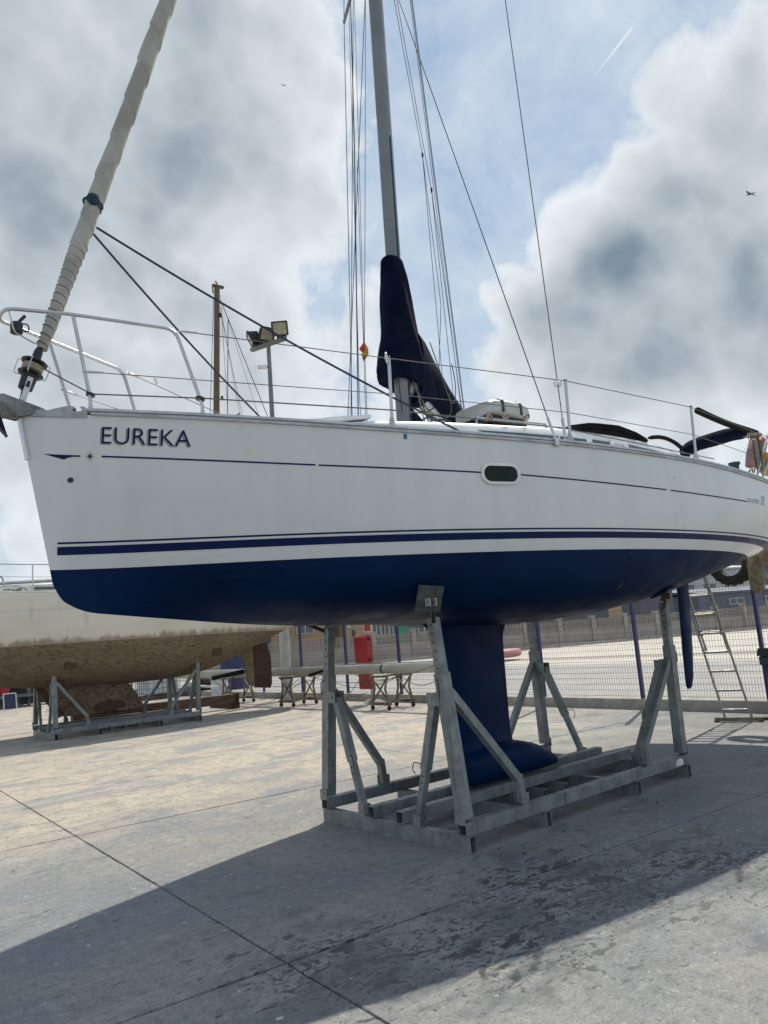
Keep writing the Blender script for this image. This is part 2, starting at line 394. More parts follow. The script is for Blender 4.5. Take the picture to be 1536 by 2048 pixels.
# ------------------------------------------------------------------ mesh helpers
class MB:
    def __init__(s): s.v = []; s.f = []

    def add(s, vs, fs):
        n = len(s.v); s.v += [tuple(map(float, p)) for p in vs]; s.f += [tuple(i + n for i in q) for q in fs]; return s

    def box(s, c, size, rz=0.0):
        c = np.asarray(c, float); hx, hy, hz = np.asarray(size, float) / 2
        ca, sa = math.cos(rz), math.sin(rz); vs = []
        for z in (-hz, hz):
            for x, y in ((-hx, -hy), (hx, -hy), (hx, hy), (-hx, hy)):
                vs.append((c[0] + x * ca - y * sa, c[1] + x * sa + y * ca, c[2] + z))
        return s.add(vs, [(3, 2, 1, 0), (4, 5, 6, 7), (0, 1, 5, 4), (1, 2, 6, 5), (2, 3, 7, 6), (3, 0, 4, 7)])

    def frame(s, d, up):
        d = unit(d); up = np.asarray(up, float)
        if abs(d @ unit(up)) > .98: up = np.array([1., 0, 0])
        a = unit(np.cross(d, up)); return d, a, np.cross(a, d)

    def beam(s, p0, p1, w, h, up=(0, 0, 1), hollow=0.0):
        p0, p1 = np.asarray(p0, float), np.asarray(p1, float); d, a, b = s.frame(p1 - p0, up)
        def ring(p, w, h): return [p + a * x * w / 2 + b * y * h / 2 for x, y in ((-1, -1), (1, -1), (1, 1), (-1, 1))]
        if not hollow:
            return s.add(ring(p0, w, h) + ring(p1, w, h), [(0, 1, 2, 3), (7, 6, 5, 4)] + [(i, i + 4, (i + 1) % 4 + 4, (i + 1) % 4) for i in range(4)])
        vs = ring(p0, w, h) + ring(p1, w, h) + ring(p0, w - 2 * hollow, h - 2 * hollow) + ring(p1, w - 2 * hollow, h - 2 * hollow); fs = []
        for i in range(4):
            j = (i + 1) % 4
            fs += [(i, i + 4, j + 4, j), (8 + i, 8 + j, 12 + j, 12 + i), (i, j, 8 + j, 8 + i), (4 + i, 12 + i, 12 + j, 4 + j)]
        return s.add(vs, fs)

    def tube(s, pts, r, n=8, flat=1.0, up=(0, 0, 1)):
        pts = [np.asarray(p, float) for p in pts]; m = len(pts)
        rs = r if hasattr(r, '__len__') else [r] * m
        vs = []; fs = []; pa = None
        for i, p in enumerate(pts):
            d = unit(pts[min(i + 1, m - 1)] - pts[max(i - 1, 0)])
            if pa is None: _, a, b = s.frame(d, up)
            else:
                a = unit(pa - d * (pa @ d)); b = np.cross(a, d)
            pa = a
            for k in range(n):
                t = 2 * math.pi * k / n; vs.append(p + a * math.cos(t) * rs[i] * flat + b * math.sin(t) * rs[i])
        for i in range(m - 1):
            for k in range(n):
                j = (k + 1) % n; fs.append((i * n + k, (i + 1) * n + k, (i + 1) * n + j, i * n + j))
        fs += [tuple(range(n)), tuple(reversed(range((m - 1) * n, m * n)))]
        return s.add(vs, fs)

    def lathe(s, prof, c, axis=(0, 0, 1), n=16):
        c = np.asarray(c, float); d, a, b = s.frame(axis, (0, 1, 0) if abs(unit(axis)[1]) < .9 else (1, 0, 0))
        vs = []; fs = []
        for r, z in prof:
            for k in range(n):
                t = 2 * math.pi * k / n; vs.append(c + d * z + (a * math.cos(t) + b * math.sin(t)) * r)
        for i in range(len(prof) - 1):
            for k in range(n):
                j = (k + 1) % n; fs.append((i * n + k, (i + 1) * n + k, (i + 1) * n + j, i * n + j))
        fs += [tuple(range(n)), tuple(reversed(range((len(prof) - 1) * n, len(prof) * n)))]
        return s.add(vs, fs)

    def torus(s, c, axis, R, r, n=24, k=10, squash=1.0):
        c = np.asarray(c, float); d, a, b = s.frame(axis, (0, 0, 1)); vs = []; fs = []
        for i in range(n):
            t = 2 * math.pi * i / n; e = a * math.cos(t) + b * math.sin(t)
            for j in range(k):
                u = 2 * math.pi * j / k; vs.append(c + e * (R + r * math.cos(u)) + d * r * squash * math.sin(u))
        for i in range(n):
            for j in range(k):
                fs.append((i * k + j, ((i + 1) % n) * k + j, ((i + 1) % n) * k + (j + 1) % k, i * k + (j + 1) % k))
        return s.add(vs, fs)

    def grid(s, P, flip=False):
        n, m = P.shape[:2]; fs = []
        for i in range(n - 1):
            for j in range(m - 1):
                q = (i * m + j, (i + 1) * m + j, (i + 1) * m + j + 1, i * m + j + 1)
                fs.append(q[::-1] if flip else q)
        return s.add(P.reshape(-1, 3), fs)

    def prism(s, poly, vec):
        n = len(poly); poly = [np.asarray(p, float) for p in poly]; vec = np.asarray(vec, float)
        return s.add(poly + [p + vec for p in poly], [tuple(reversed(range(n))), tuple(range(n, 2 * n))] + [(i, (i + 1) % n, (i + 1) % n + n, i + n) for i in range(n)])

    def blob(s, c, r, n=14, m=10, jit=0.0):
        c = np.asarray(c, float); r = np.asarray(r, float); vs = []; fs = []
        for i in range(m + 1):
            ph = math.pi * i / m
            for k in range(n):
                t = 2 * math.pi * k / n; q = 1 + (rng.random() - .5) * jit
                vs.append(c + r * q * np.array([math.sin(ph) * math.cos(t), math.sin(ph) * math.sin(t), math.cos(ph)]))
        for i in range(m):
            for k in range(n):
                j = (k + 1) % n; fs.append((i * n + k, (i + 1) * n + k, (i + 1) * n + j, i * n + j))
        return s.add(vs, fs)

    def mesh(s, name, mat, smooth=False, off=None):
        me = bpy.data.meshes.new(name)
        v = s.v if off is None else [(p[0] - off[0], p[1] - off[1], p[2] - off[2]) for p in s.v]
        me.from_pydata(v, [], s.f); me.validate(); me.update()
        me.materials.append(MATS[mat])
        import bmesh
        bm = bmesh.new(); bm.from_mesh(me); bmesh.ops.remove_doubles(bm, verts=bm.verts, dist=1e-6)
        bmesh.ops.recalc_face_normals(bm, faces=bm.faces)
        if smooth:
            for fc in bm.faces: fc.smooth = True
            for e in bm.edges:
                if len(e.link_faces) == 2 and e.calc_face_angle(0) > math.radians(38): e.smooth = False
        bm.to_mesh(me); bm.free()
        return me

    def build(s, name, mat, parent=None, smooth=False, label=None, bevel=0.0):
        off = None
        if parent is not None:
            off = Vector(parent.location)
            if parent.parent is not None: off = off + Vector(parent.parent.location)
        ob = bpy.data.objects.new(name, s.mesh(name, mat, smooth, off)); COL.objects.link(ob)
        if parent is not None: ob.parent = parent
        if label: ob['label'] = label
        if bevel:
            md = ob.modifiers.new('bevel', 'BEVEL'); md.width = bevel; md.segments = 2; md.limit_method = 'ANGLE'; md.angle_limit = math.radians(40)
        return ob


def tag(o, label, cat, group=None):
    o['label'] = label; o['category'] = cat
    if group: o['group'] = group
    return o


def thing(name, label, cat, loc=(0, 0, 0), group=None):
    e = bpy.data.objects.new(name, None); COL.objects.link(e); e.location = tuple(map(float, loc)); e.empty_display_size = .2
    return tag(e, label, cat, group)


def struct(o): o['kind'] = 'structure'; return o


def copy_tree(o, parent=None):
    c = o.copy(); COL.objects.link(c); c.parent = parent
    for ch in list(o.children): copy_tree(ch, c)
    return c


def sag(p0, p1, drop, n=14):
    p0, p1 = np.asarray(p0, float), np.asarray(p1, float)
    return [p0 * (1 - t) + p1 * t - np.array([0, 0, drop * 4 * t * (1 - t)]) for t in np.linspace(0, 1, n)]


def spline(xs, ys, u):
    xs = np.array(xs, float); ys = np.array(ys, float); n = len(xs); h = np.diff(xs); A = np.zeros((n, n)); b = np.zeros(n); A[0, 0] = A[-1, -1] = 1
    for i in range(1, n - 1):
        A[i, i - 1] = h[i - 1]; A[i, i] = 2 * (h[i - 1] + h[i]); A[i, i + 1] = h[i]; b[i] = 6 * ((ys[i + 1] - ys[i]) / h[i] - (ys[i] - ys[i - 1]) / h[i - 1])
    M = np.linalg.solve(A, b); u = np.asarray(u, float); i = np.clip(np.searchsorted(xs, u) - 1, 0, n - 2); a = xs[i + 1] - u; c = u - xs[i]; hh = h[i]
    return M[i] * a**3 / (6 * hh) + M[i + 1] * c**3 / (6 * hh) + (ys[i] / hh - M[i] * hh / 6) * a + (ys[i + 1] / hh - M[i + 1] * hh / 6) * c


def curve(pts, n=24):
    pts = np.array([np.asarray(p, float) for p in pts]); t = np.concatenate([[0], np.cumsum(np.linalg.norm(np.diff(pts, axis=0), axis=1))]); u = np.linspace(0, t[-1], n)
    return list(np.stack([spline(t, pts[:, k], u) for k in range(3)], -1))


# ------------------------------------------------------------------ ground
fg = MB().add([(-700, -700, -.16), (900, -700, -.16), (900, 900, -.16), (-700, 900, -.16)], [(0, 1, 2, 3)]).build('ground', 'farconc'); struct(fg)
DA = math.radians(-4.338); DU = np.array([math.cos(DA), math.sin(DA), 0]); DV = np.array([-math.sin(DA), math.cos(DA), 0])
C0 = np.array([CAM[0], CAM[1], 0])
def slabpt(u, v, z=0.0): return C0 + DU * u + DV * v + np.array([0, 0, z])
yb = MB().add([slabpt(-30, -14, -.04), slabpt(12.15, -14, -.04), slabpt(12.15, 52, -.04), slabpt(-30, 52, -.04)], [(0, 1, 2, 3)]).build('yard_base', 'jointfill'); struct(yb)
UL = [-25.4, -20.9, -16.3, -11.7, -7.16, -2.59, 1.98, 6.55, 9.45, 12.15]
VL = [3.762 + 3.974 * k for k in range(-3, 13)]
for i in range(len(UL) - 1):
    for j in range(len(VL) - 1):
        a, b, c_, d_ = UL[i] + .006, UL[i + 1] - .006, VL[j] + .011, VL[j + 1] - .011; e = .002
        if b < -11.8 and c_ < 8: continue
        m = MB(); n_ = 24
        # wavy, slightly broken edges
        def edge(p, q_):
            out = []
            for t in np.linspace(0, 1, n_, endpoint=False):
                out.append(np.array(p) * (1 - t) + np.array(q_) * t)
            return out
        loop = edge((a, c_), (b, c_)) + edge((b, c_), (b, d_)) + edge((b, d_), (a, d_)) + edge((a, d_), (a, c_))
        ctr = np.array([(a + b) / 2, (c_ + d_) / 2]); top = []; low = []
        for q_ in loop:
            k = rng.random()**3 * .009; inn = q_ + unit(ctr - q_) * (e + k)
            top.append(slabpt(inn[0], inn[1], 0)); low.append(slabpt(q_[0], q_[1], -.006))
        bot = [p - np.array([0, 0, .033]) for p in low]; L = len(loop)
        m.add(top + low + bot, [tuple(range(L))] + [(k, (k + 1) % L, (k + 1) % L + L, k + L)[::-1] for k in range(L)] + [(k + L, (k + 1) % L + L, (k + 1) % L + 2 * L, k + 2 * L)[::-1] for k in range(L)])
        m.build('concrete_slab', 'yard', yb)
# road surface beyond the fence
rd = MB().add([(9.2, -40, -.156), (21.5, -40, -.156), (23.5, 70, -.156), (9.2, 70, -.156)], [(0, 1, 2, 3)]).build('road', 'asphalt'); struct(rd)
rk = MB().add([(25.5, -40, -.156), (27.5, -40, -.156), (28.5, 46, -.156), (26.5, 46, -.156)], [(0, 1, 2, 3)]).build('gravel_verge', 'verge'); struct(rk)

# ------------------------------------------------------------------ hull surface (shared by everything on the boat)
XB, XT, CY, WL = -2.8, 6.65, 0.9, 2.16
UB = [0, .05, .1, .2, .3, .4, .5, .6, .7, .8, .9, 1.]
BB = [0.0, .27, .50, .89, 1.19, 1.41, 1.55, 1.63, 1.65, 1.61, 1.53, 1.40]
UK = [0, .003, .008, .016, .035, .1, .2, .33, .46, .6, .75, .88, 1.]
ZK = [2.07, 1.995, 1.945, 1.908, 1.872, 1.81, 1.728, 1.683, 1.618, 1.715, 1.935, 2.10, 2.30]
UZ = [0, .05, .1, .2, .3, .4, .5, .6, .75, 1.]
ZS = [3.158, 3.13, 3.107, 3.06, 3.03, 3.012, 2.992, 2.965, 2.875, 2.72]
UF = [0, .1, .3, .6, .85, 1.]
K1 = [.3, .7, .96, .93, .5, .2]; H2 = [.3, .15, .14, .245, .45, .85]; K2 = [.62, .75, .97, 1.03, 1.02, 1.0]; G1 = [.3, .22, .03, 0, 0, 0]
UT = np.linspace(0, 1, 1601)
TAB = {k: spline(a, b, UT) for k, a, b in (('zk', UK, ZK), ('zs', UZ, ZS), ('b', UB, BB), ('k1', UF, K1), ('h2', UF, H2), ('k2', UF, K2), ('g1', UF, G1))}
TAB['b'] = np.maximum(TAB['b'], 0)


def tb(k, u): return np.interp(u, UT, TAB[k])


def surf(u, v):
    """port side of the hull: u along, v from keel line to sheer"""
    u = np.asarray(u, float); v = np.asarray(v, float)
    zk, zs, b = tb('zk', u), tb('zs', u), tb('b', u)
    c1, c2, c3 = 3 * v * (1 - v)**2, 3 * v * v * (1 - v), v**3
    y = (c1 * tb('k1', u) + c2 * tb('k2', u) + c3) * b
    z = zk + (zs - zk) * (c1 * tb('g1', u) + c2 * tb('h2', u) + c3)
    x = XB + u * (XT - XB) + .19 * (3.158 - z) * np.clip(1 - u * 3, 0, 1)**2 - np.clip((u - .8) / .2, 0, 1)**2 * .18 * (z - 2.2)
    return np.stack([x, CY - y, z], -1)


def v_at(u, z):
    lo, hi = 0.0, 1.0
    if surf(u, 0.)[2] >= z: return 0.0
    if surf(u, 1.)[2] <= z: return 1.0
    for _ in range(30):
        m = (lo + hi) / 2
        if surf(u, m)[2] < z: lo = m
        else: hi = m
    return (lo + hi) / 2


def hull_pt(x, z, out=0.003):
    """point of the port hull side at station x and height z, set `out` metres proud"""
    u = (x - XB) / (XT - XB)
    for _ in range(6):
        v = v_at(float(np.clip(u, 0, 1)), z); p = surf(np.clip(u, 0, 1), v); u += (x - p[0]) / (XT - XB)
    u = float(np.clip(u, .001, .999)); v = v_at(u, z); p = surf(u, v)
    du = surf(min(u + .004, 1), v) - p; dv = surf(u, min(v + .02, 1.)) - surf(u, max(v - .02, 0.))
    n = unit(np.cross(dv, du))
    if n[1] > 0: n = -n
    return p + n * out


def hull_hit(px, py):
    """where the line of sight through a photo pixel meets the port side"""
    d = ray(px, py)
    def inside(k):
        P = CAM + d * k
        u = float(np.clip((P[0] - XB) / (XT - XB), 0, 1)); v = v_at(u, P[2]); return P[1] > surf(u, v)[1]
    k = 3.0
    while k < 16 and not (inside(k) and CAM[0] + d[0] * k > XB - .1): k += .05
    lo, hi = k - .05, k
    for _ in range(18):
        m = (lo + hi) / 2
        if inside(m): hi = m
        else: lo = m
    return CAM + d * hi


def sheer(x, dz=0.0, inset=0.0, side=-1):
    u = float(np.clip((x - XB) / (XT - XB), 0, 1)); return np.array([x, CY + side * max(float(tb('b', u)) - inset, 0), float(tb('zs', u)) + dz])


def bevel_tube_path(pts, r=.06, n=5):
    """round the corners of a bent steel tube"""
    pts = [np.asarray(p, float) for p in pts]; out = [pts[0]]
    for i in range(1, len(pts) - 1):
        a, b, c = pts[i - 1], pts[i], pts[i + 1]; q = min(r, np.linalg.norm(b - a) * .45, np.linalg.norm(c - b) * .45)
        p, s_ = b + unit(a - b) * q, b + unit(c - b) * q
        for t in np.linspace(0, 1, n): out.append(p * (1 - t)**2 + b * 2 * t * (1 - t) + s_ * t * t)
    return out + [pts[-1]]


boat = thing('sailboat', 'white sailing yacht with navy stripes and blue bottom, lettered EUREKA, on a steel cradle', 'sailboat', (1.3, .9, .22))
us = np.concatenate([np.linspace(0, .016, 12), np.linspace(.019, .05, 10), np.linspace(.055, 1, 100)])


def side_grid(v0f, v1f, n):
    return np.array([[surf(u, v0f(u) + (v1f(u) - v0f(u)) * t) for t in np.linspace(0, 1, n)] for u in us])


vw = {float(u): v_at(float(u), WL) for u in us}
gt = side_grid(lambda u: vw[float(u)], lambda u: 1.0, 16); gb = side_grid(lambda u: 0.0, lambda u: vw[float(u)], 18)
mir = lambda P: P * np.array([1, -1, 1]) + np.array([0, 2 * CY, 0])
m = MB(); m.grid(gt); m.grid(mir(gt), True)
# transom closes the stern
tr_ = [surf(1.0, v) for v in np.linspace(0, 1, 18)]; trm = [mir(p) for p in tr_[1:]]
m.add([*tr_, *trm[::-1]], [tuple(range(35))])
hull = m.build('hull', 'gelcoat', boat, True)
m = MB(); m.grid(gb); m.grid(mir(gb), True)
m.build('antifouled_bottom', 'antifoul', boat, True, 'navy blue antifouled underwater hull')
# deck with camber
dk = []
for u in np.linspace(0, 1, 50):
    b = float(tb('b', u)); zs = float(tb('zs', u)); x = float(surf(u, 1.)[0])
    dk.append([np.array([x, CY - b + 2 * b * t, zs + .012 + .07 * b / 1.65 * (1 - (2 * t - 1)**2)]) for t in np.linspace(0, 1, 9)])
MB().grid(np.array(dk)).build('deck', 'deckwhite', boat, True)
# toe rails: rubbing strip below, aluminium rail on top
for sd in (-1, 1):
    for nm, mt, z0, z1, t0, t1, x0 in (('rubbing_strip', 'railgrey', -.004, .015, .002, .014, -2.42), ('rub_insert', 'railrubber', .0155, .026, -.006, .009, -2.42), ('toe_rail', 'alu', .0265, .044, -.014, .006, -2.44)):
        m = MB(); rows = []
        for x in np.linspace(x0, 6.5, 90):
            a = sheer(x, z0, 0, sd); b_ = sheer(x, z1, 0, sd)
            rows.append([a + np.array([0, sd * t0, 0]), a + np.array([0, sd * t1, 0]), b_ + np.array([0, sd * t1, 0]), b_ + np.array([0, sd * t0, 0]), a + np.array([0, sd * t0, 0])])
        m.grid(np.array(rows)); m.add(rows[0][:4], [(0, 1, 2, 3)]); m.add(rows[-1][:4], [(3, 2, 1, 0)])
        m.build(nm, mt, boat)


def strip(name, mat, pts, w0, w1, out=.0025, parent=None):
    """a band of tape on the hull: pts are (x,z) along it"""
    rows = []
    for x, z in pts: rows.append([hull_pt(x, z + w0, out), hull_pt(x, z + w1, out)])
    return MB().grid(np.array(rows)).build(name, mat, parent or boat)


xs_ = np.concatenate([np.linspace(-2.57, -2.3, 6), np.linspace(-2.2, 5.9, 70)])
strip('boot_stripe', 'navy', [(x, 2.278) for x in xs_], -.026, .026)
strip('pin_stripe', 'navy', [(x, 2.327) for x in xs_], -.006, .006)
def cove(px):
    q_ = [hull_hit(*p) for p in px]; X = [p[0] for p in q_]; Z = [p[2] for p in q_]
    xx = np.linspace(X[0], X[-1], max(4, int((X[-1] - X[0]) / .1))); return [(x, float(np.interp(x, X, Z))) for x in xx]
strip('cove_stripe', 'navy', cove([(206, 911.5), (300, 915), (420, 920), (520, 924.5), (632, 929.5)]), -.0055, .0055)
strip('cove_stripe', 'navy', cove([(638, 930), (760, 935), (860, 939.5), (966, 945)]), -.0055, .0055)
strip('cove_stripe', 'navy', cove([(1037, 949), (1120, 956.5), (1200, 964.5), (1290, 974.5), (1333, 979.5)]), -.0055, .0055)
strip('cove_stripe', 'navy', cove([(1341, 980.5), (1400, 988.5), (1450, 996), (1494, 1003)]), -.0055, .0055)


def on_hull_poly(name, mat, px, out=.003):
    P = [hull_hit(*p) for p in px]; P = [hull_pt(p[0], p[2], out) for p in P]
    return MB().add(P, [tuple(range(len(P)))]).build(name, mat, boat)


on_hull_poly('stripe_flourish', 'navy', [(90, 906), (112, 907.3), (163, 909.2), (163, 912), (148, 912), (138, 914), (131, 917.5), (114, 913)])
star = []
for k in range(16):
    r = (12 if k % 4 == 0 else 9) if k % 2 == 0 else 2.2
    a = math.pi * k / 8 - math.pi / 2; star.append((182.5 + r * math.cos(a) * .95, 911 + r * math.sin(a)))
sc_ = hull_hit(182.5, 911); Pst = [hull_pt(*(lambda h: (h[0], h[2]))(hull_hit(*p)), .003) for p in star]
MB().add([hull_pt(sc_[0], sc_[2], .003)] + Pst, [(0, i + 1, (i + 1) % 16 + 1) for i in range(16)]).build('compass_star', 'letterblue', boat)


def lettering(name, txt, mat, px0, px1, height, out, shear=0.0, dx=0.0, dz=0.0, offset=0.0):
    """text laid on the hull between two photo points (baseline start and end)"""
    cu = bpy.data.curves.new(name, 'FONT'); cu.body = txt; cu.size = 1.0; cu.resolution_u = 4; cu.shear = shear; cu.offset = offset
    ob = bpy.data.objects.new('tmp', cu); COL.objects.link(ob)
    dg = bpy.context.evaluated_depsgraph_get(); me = ob.evaluated_get(dg).to_mesh()
    V = np.array([tuple(v.co) for v in me.vertices]); Fc = [tuple(p.vertices) for p in me.polygons]
    ob.evaluated_get(dg).to_mesh_clear(); bpy.data.objects.remove(ob)
    x0, x1 = V[:, 0].min(), V[:, 0].max(); y0, y1 = V[:, 1].min(), V[:, 1].max()
    A, B = hull_hit(*px0), hull_hit(*px1); P = []
    for v in V:
        t = (v[0] - x0) / (x1 - x0); x = A[0] + (B[0] - A[0]) * t; z = A[2] + (B[2] - A[2]) * t + height * (v[1] - y0) / (y1 - y0)
        P.append(hull_pt(x + dx, z + dz, out))
    return MB().add(P, Fc).build(name, mat, boat)


lettering('name_lettering_shadow', 'EUREKA', 'lettergrey', (205, 886), (383, 893.5), .107, .0022, dx=-.009, dz=-.007, offset=-.004)
lettering('name_lettering', 'EUREKA', 'letterblue', (205, 886), (383, 893.5), .107, .0036, offset=-.008)
lettering('model_lettering', 'SUN ODYSSEY', 'lettergrey', (1495, 1004.5), (1519, 1008.5), .045, .003, shear=.25)
lettering('model_lettering', '32', 'lettergrey', (1521, 1009), (1529, 1010.5), .09, .003, shear=.25)
# bow drain hole, through-hulls, small stickers
def hull_disc(name, mat, px, r, out=.003, n=18, ring=None):
    h = hull_hit(*px); P = [hull_pt(h[0] + r * math.cos(2 * math.pi * k / n), h[2] + r * math.sin(2 * math.pi * k / n), out) for k in range(n)]
    return MB().add(P, [tuple(range(n))]).build(name, mat, boat)
hull_disc('drain_ring', 'stainless', (145, 958), .021, .002); hull_disc('drain_hole', 'black', (145, 958), .017, .004)
hull_disc('through_hull_fitting', 'stainless', (1349, 955), .013, .004)
hull_disc('bottom_fitting', 'black', (1240, 1172), .03, .004); hull_disc('bottom_fitting', 'black', (1262, 1104), .012, .004)
pm('stickerblue', (.03, .14, .24), None, .5)
on_hull_poly('sticker', 'stickerblue', [(807, 867.5), (814, 868.3), (814, 878.5), (807, 877.7)])
# hull portlight
hc = hull_hit(1001, 948)
def rrect(cx, cz, w, h, r, n=6):
    out = []
    for sx, sz, a0 in ((1, 1, 0), (-1, 1, 90), (-1, -1, 180), (1, -1, 270)):
        for k in range(n):
            a = math.radians(a0 + 90 * k / (n - 1)); out.append((cx + sx * (w / 2 - r) + r * math.cos(a), cz + sz * (h / 2 - r) + r * math.sin(a)))
    return out
o_, i_ = rrect(hc[0], hc[2], .345, .165, .08), rrect(hc[0], hc[2], .298, .122, .058); L = len(o_)
P0 = [hull_pt(*p, .001) for p in o_]; P1 = [hull_pt(*p, .014) for p in o_]; P2 = [hull_pt(*p, .014) for p in i_]; P3 = [hull_pt(*p, .003) for p in i_]
m = MB().add(P0 + P1 + P2 + P3, [(k + a * L, (k + 1) % L + a * L, (k + 1) % L + (a + 1) * L, k + (a + 1) * L) for a in range(3) for k in range(L)])
pl = m.build('portlight', 'white', boat); MB().add([hull_pt(*p, .004) for p in i_], [tuple(range(L))]).build('glass', 'portglass', pl)

# keel: fin with flared root, and the bulb that runs aft
fin = []
for z, xl, xt, th in ((1.72, .48, 1.72, .16), (1.62, .62, 1.66, .085), (1.53, .72, 1.615, .066), (1.40, .76, 1.60, .062), (1.0, .84, 1.59, .062), (.66, .905, 1.585, .066), (.55, .92, 1.60, .085), (.42, .93, 1.62, .12)):
    c = xt - xl; row = []
    for k in range(28):
        t = k / 28; s_ = 1 if t < .5 else -1; q_ = (t * 2) if t < .5 else (2 - t * 2)
        th_ = 5 * .2 * (0.2969 * math.sqrt(q_) - .126 * q_ - .3516 * q_**2 + .2843 * q_**3 - .1015 * q_**4) * th / .1
        row.append((xl + c * q_, CY + s_ * th_, z))
    row.append(row[0]); fin.append(row)
fin = np.array(fin); zf = np.linspace(0, len(fin) - 1, 40); fin = np.stack([np.stack([spline(np.arange(len(fin)), fin[:, j, k], zf) for k in range(3)], -1) for j in range(fin.shape[1])], 1)
m = MB().grid(fin); keel = m.build('keel', 'antifoul', boat, True, 'navy blue fin keel')
bl = []
for x, zt, zb, w in ((.84, .36, .27, .02), (.87, .46, .232, .10), (.95, .515, .226, .165), (1.1, .55, .225, .20), (1.35, .555, .225, .215), (1.6, .535, .225, .21), (1.8, .485, .225, .185), (2.0, .40, .226, .14), (2.14, .32, .228, .09), (2.22, .262, .240, .03), (2.24, .252, .246, .005)):
    zc, h = (zt + zb) / 2, (zt - zb) / 2; row = []
    for k in range(25):
        a = 2 * math.pi * k / 24; ca, sa = math.cos(a), math.sin(a)
        row.append((x, CY + w * math.copysign(abs(ca)**.7, ca), zc + h * math.copysign(abs(sa)**.75, sa)))
    bl.append(row)
MB().grid(np.array(bl)).build('bulb', 'antifoul', keel, True)
# rudder blade
rb = []
for z, x0, x1, th in ((2.02, 5.03, 5.33, .030), (1.85, 5.02, 5.31, .030), (1.4, 4.98, 5.25, .027), (1.0, 4.94, 5.18, .023), (.80, 4.925, 5.13, .02), (.70, 4.925, 5.08, .015), (.665, 4.95, 5.03, .006)):
    row = []
    for k in range(24):
        t = k / 24; s_ = 1 if t < .5 else -1; q_ = (t * 2) if t < .5 else (2 - t * 2)
        row.append((x0 + (x1 - x0) * q_, CY + s_ * th * 2.6 * (math.sqrt(q_) * (1 - q_) + .02 * (1 - abs(2 * q_ - 1))), z))
    row.append(row[0]); rb.append(row)
m = MB().grid(np.array(rb)); m.add(rb[-1][:24], [tuple(range(24))]); m.build('rudder', 'antifoul', boat, True)

# coachroof
cx_ = [-.95, -.6, -.2, .2, .7, 1.2, 2.0, 2.9, 3.5, 4.0, 4.3, 4.5]
cw_ = [.20, .36, .47, .55, .645, .715, .76, .76, .75, .74, .73, .72]
cz_ = [3.19, 3.285, 3.325, 3.352, 3.378, 3.402, 3.455, 3.487, 3.492, 3.464, 3.41, 3.30]
rows = []
for x, w, zt in zip(cx_, cw_, cz_):
    zs = float(tb('zs', (x - XB) / (XT - XB))) + .03; h = zt - zs; row = []
    for y, z in ((-1.09, 0), (-1.045, .45), (-1.0, .80), (-.975, .92), (-.93, .985), (-.85, 1.02)):
        row.append((x, CY + y * w, zs + h * z))
    for y in (-.5, 0, .5): row.append((x, CY + y * w, zs + h * 1.02 + .05 * (1 - y * y)))
    for y, z in reversed(((-1.09, 0), (-1.045, .45), (-1.0, .80), (-.975, .92), (-.93, .985), (-.85, 1.02))):
        row.append((x, CY - y * w, zs + h * z))
    rows.append(row)
Pr = np.array(rows); xi = np.linspace(-.95, 4.5, 50); Pf = np.stack([np.stack([np.interp(xi, cx_, Pr[:, j, k]) if k else xi for k in range(3)], -1) for j in range(Pr.shape[1])], 1)
m = MB().grid(Pf); m.add(Pf[0], [tuple(range(15))]); m.add(Pf[-1], [tuple(range(15))])
roof = m.build('coachroof', 'deckwhite', boat, True)


def roof_side(x, t, out=.004):
    """point on the port cabin side, t = 0 at deck, 1 near the top"""
    w = np.interp(x, cx_, cw_); zs = float(tb('zs', (x - XB) / (XT - XB))) + .03; h = np.interp(x, cx_, cz_) - zs
    y = np.interp(t, (0, .45, .8), (-1.09, -1.045, -1.0)); return np.array([x, CY + y * w - out, zs + h * t + out * .2])


for x0, x1, t0, t1, k0 in ((.78, 1.78, .47, .76, .45), (1.84, 2.22, .46, .76, 0), (2.36, 2.66, .46, .78, 0), (2.98, 3.62, .46, .80, 0)):
    P = [roof_side(x0 + k0, t0), roof_side(x1, t0), roof_side(x1 + .03, t1), roof_side(x0, t1)]
    if k0: P = [roof_side(x0 + k0, t0), roof_side((x0 + x1) / 2 + .1, t0), roof_side(x1, t0), roof_side(x1 + .03, t1), roof_side((x0 + x1) / 2, t1), roof_side(x0, t1)]
    MB().prism(P, (0, -.006, .001)).build('cabin_window', 'acrylic', roof)
pf = MB(); op = [(2.66, .34), (2.92, .34), (2.99, .5), (2.97, .74), (2.92, .84), (2.70, .84), (2.64, .74), (2.62, .5)]
ip = [(2.69, .42), (2.90, .42), (2.94, .52), (2.93, .70), (2.90, .76), (2.72, .76), (2.68, .70), (2.67, .52)]
A_, B_, C_, D_ = [roof_side(*p, .004) for p in op], [roof_side(*p, .03) for p in op], [roof_side(*p, .03) for p in ip], [roof_side(*p, .008) for p in ip]
pf.add(A_ + B_ + C_ + D_, [(k + a * 8, (k + 1) % 8 + a * 8, (k + 1) % 8 + (a + 1) * 8, k + (a + 1) * 8) for a in range(3) for k in range(8)])
po = pf.build('opening_port', 'white', roof); MB().add([roof_side(*p, .012) for p in ip], [tuple(range(8))]).build('pane', 'acrylic', po)
# small star emblem on the cabin side
sp = roof_side(3.93, .66, .004); pts = []
for k in range(16):
    r = (.075 if k % 4 == 0 else .055) if k % 2 == 0 else .016
    pts.append(sp + np.array([r * math.cos(math.pi * k / 8), 0, r * math.sin(math.pi * k / 8) * .8]))
MB().add([sp] + pts, [(0, i + 1, (i + 1) % 16 + 1) for i in range(16)]).build('cabin_emblem', 'lettergrey', roof)
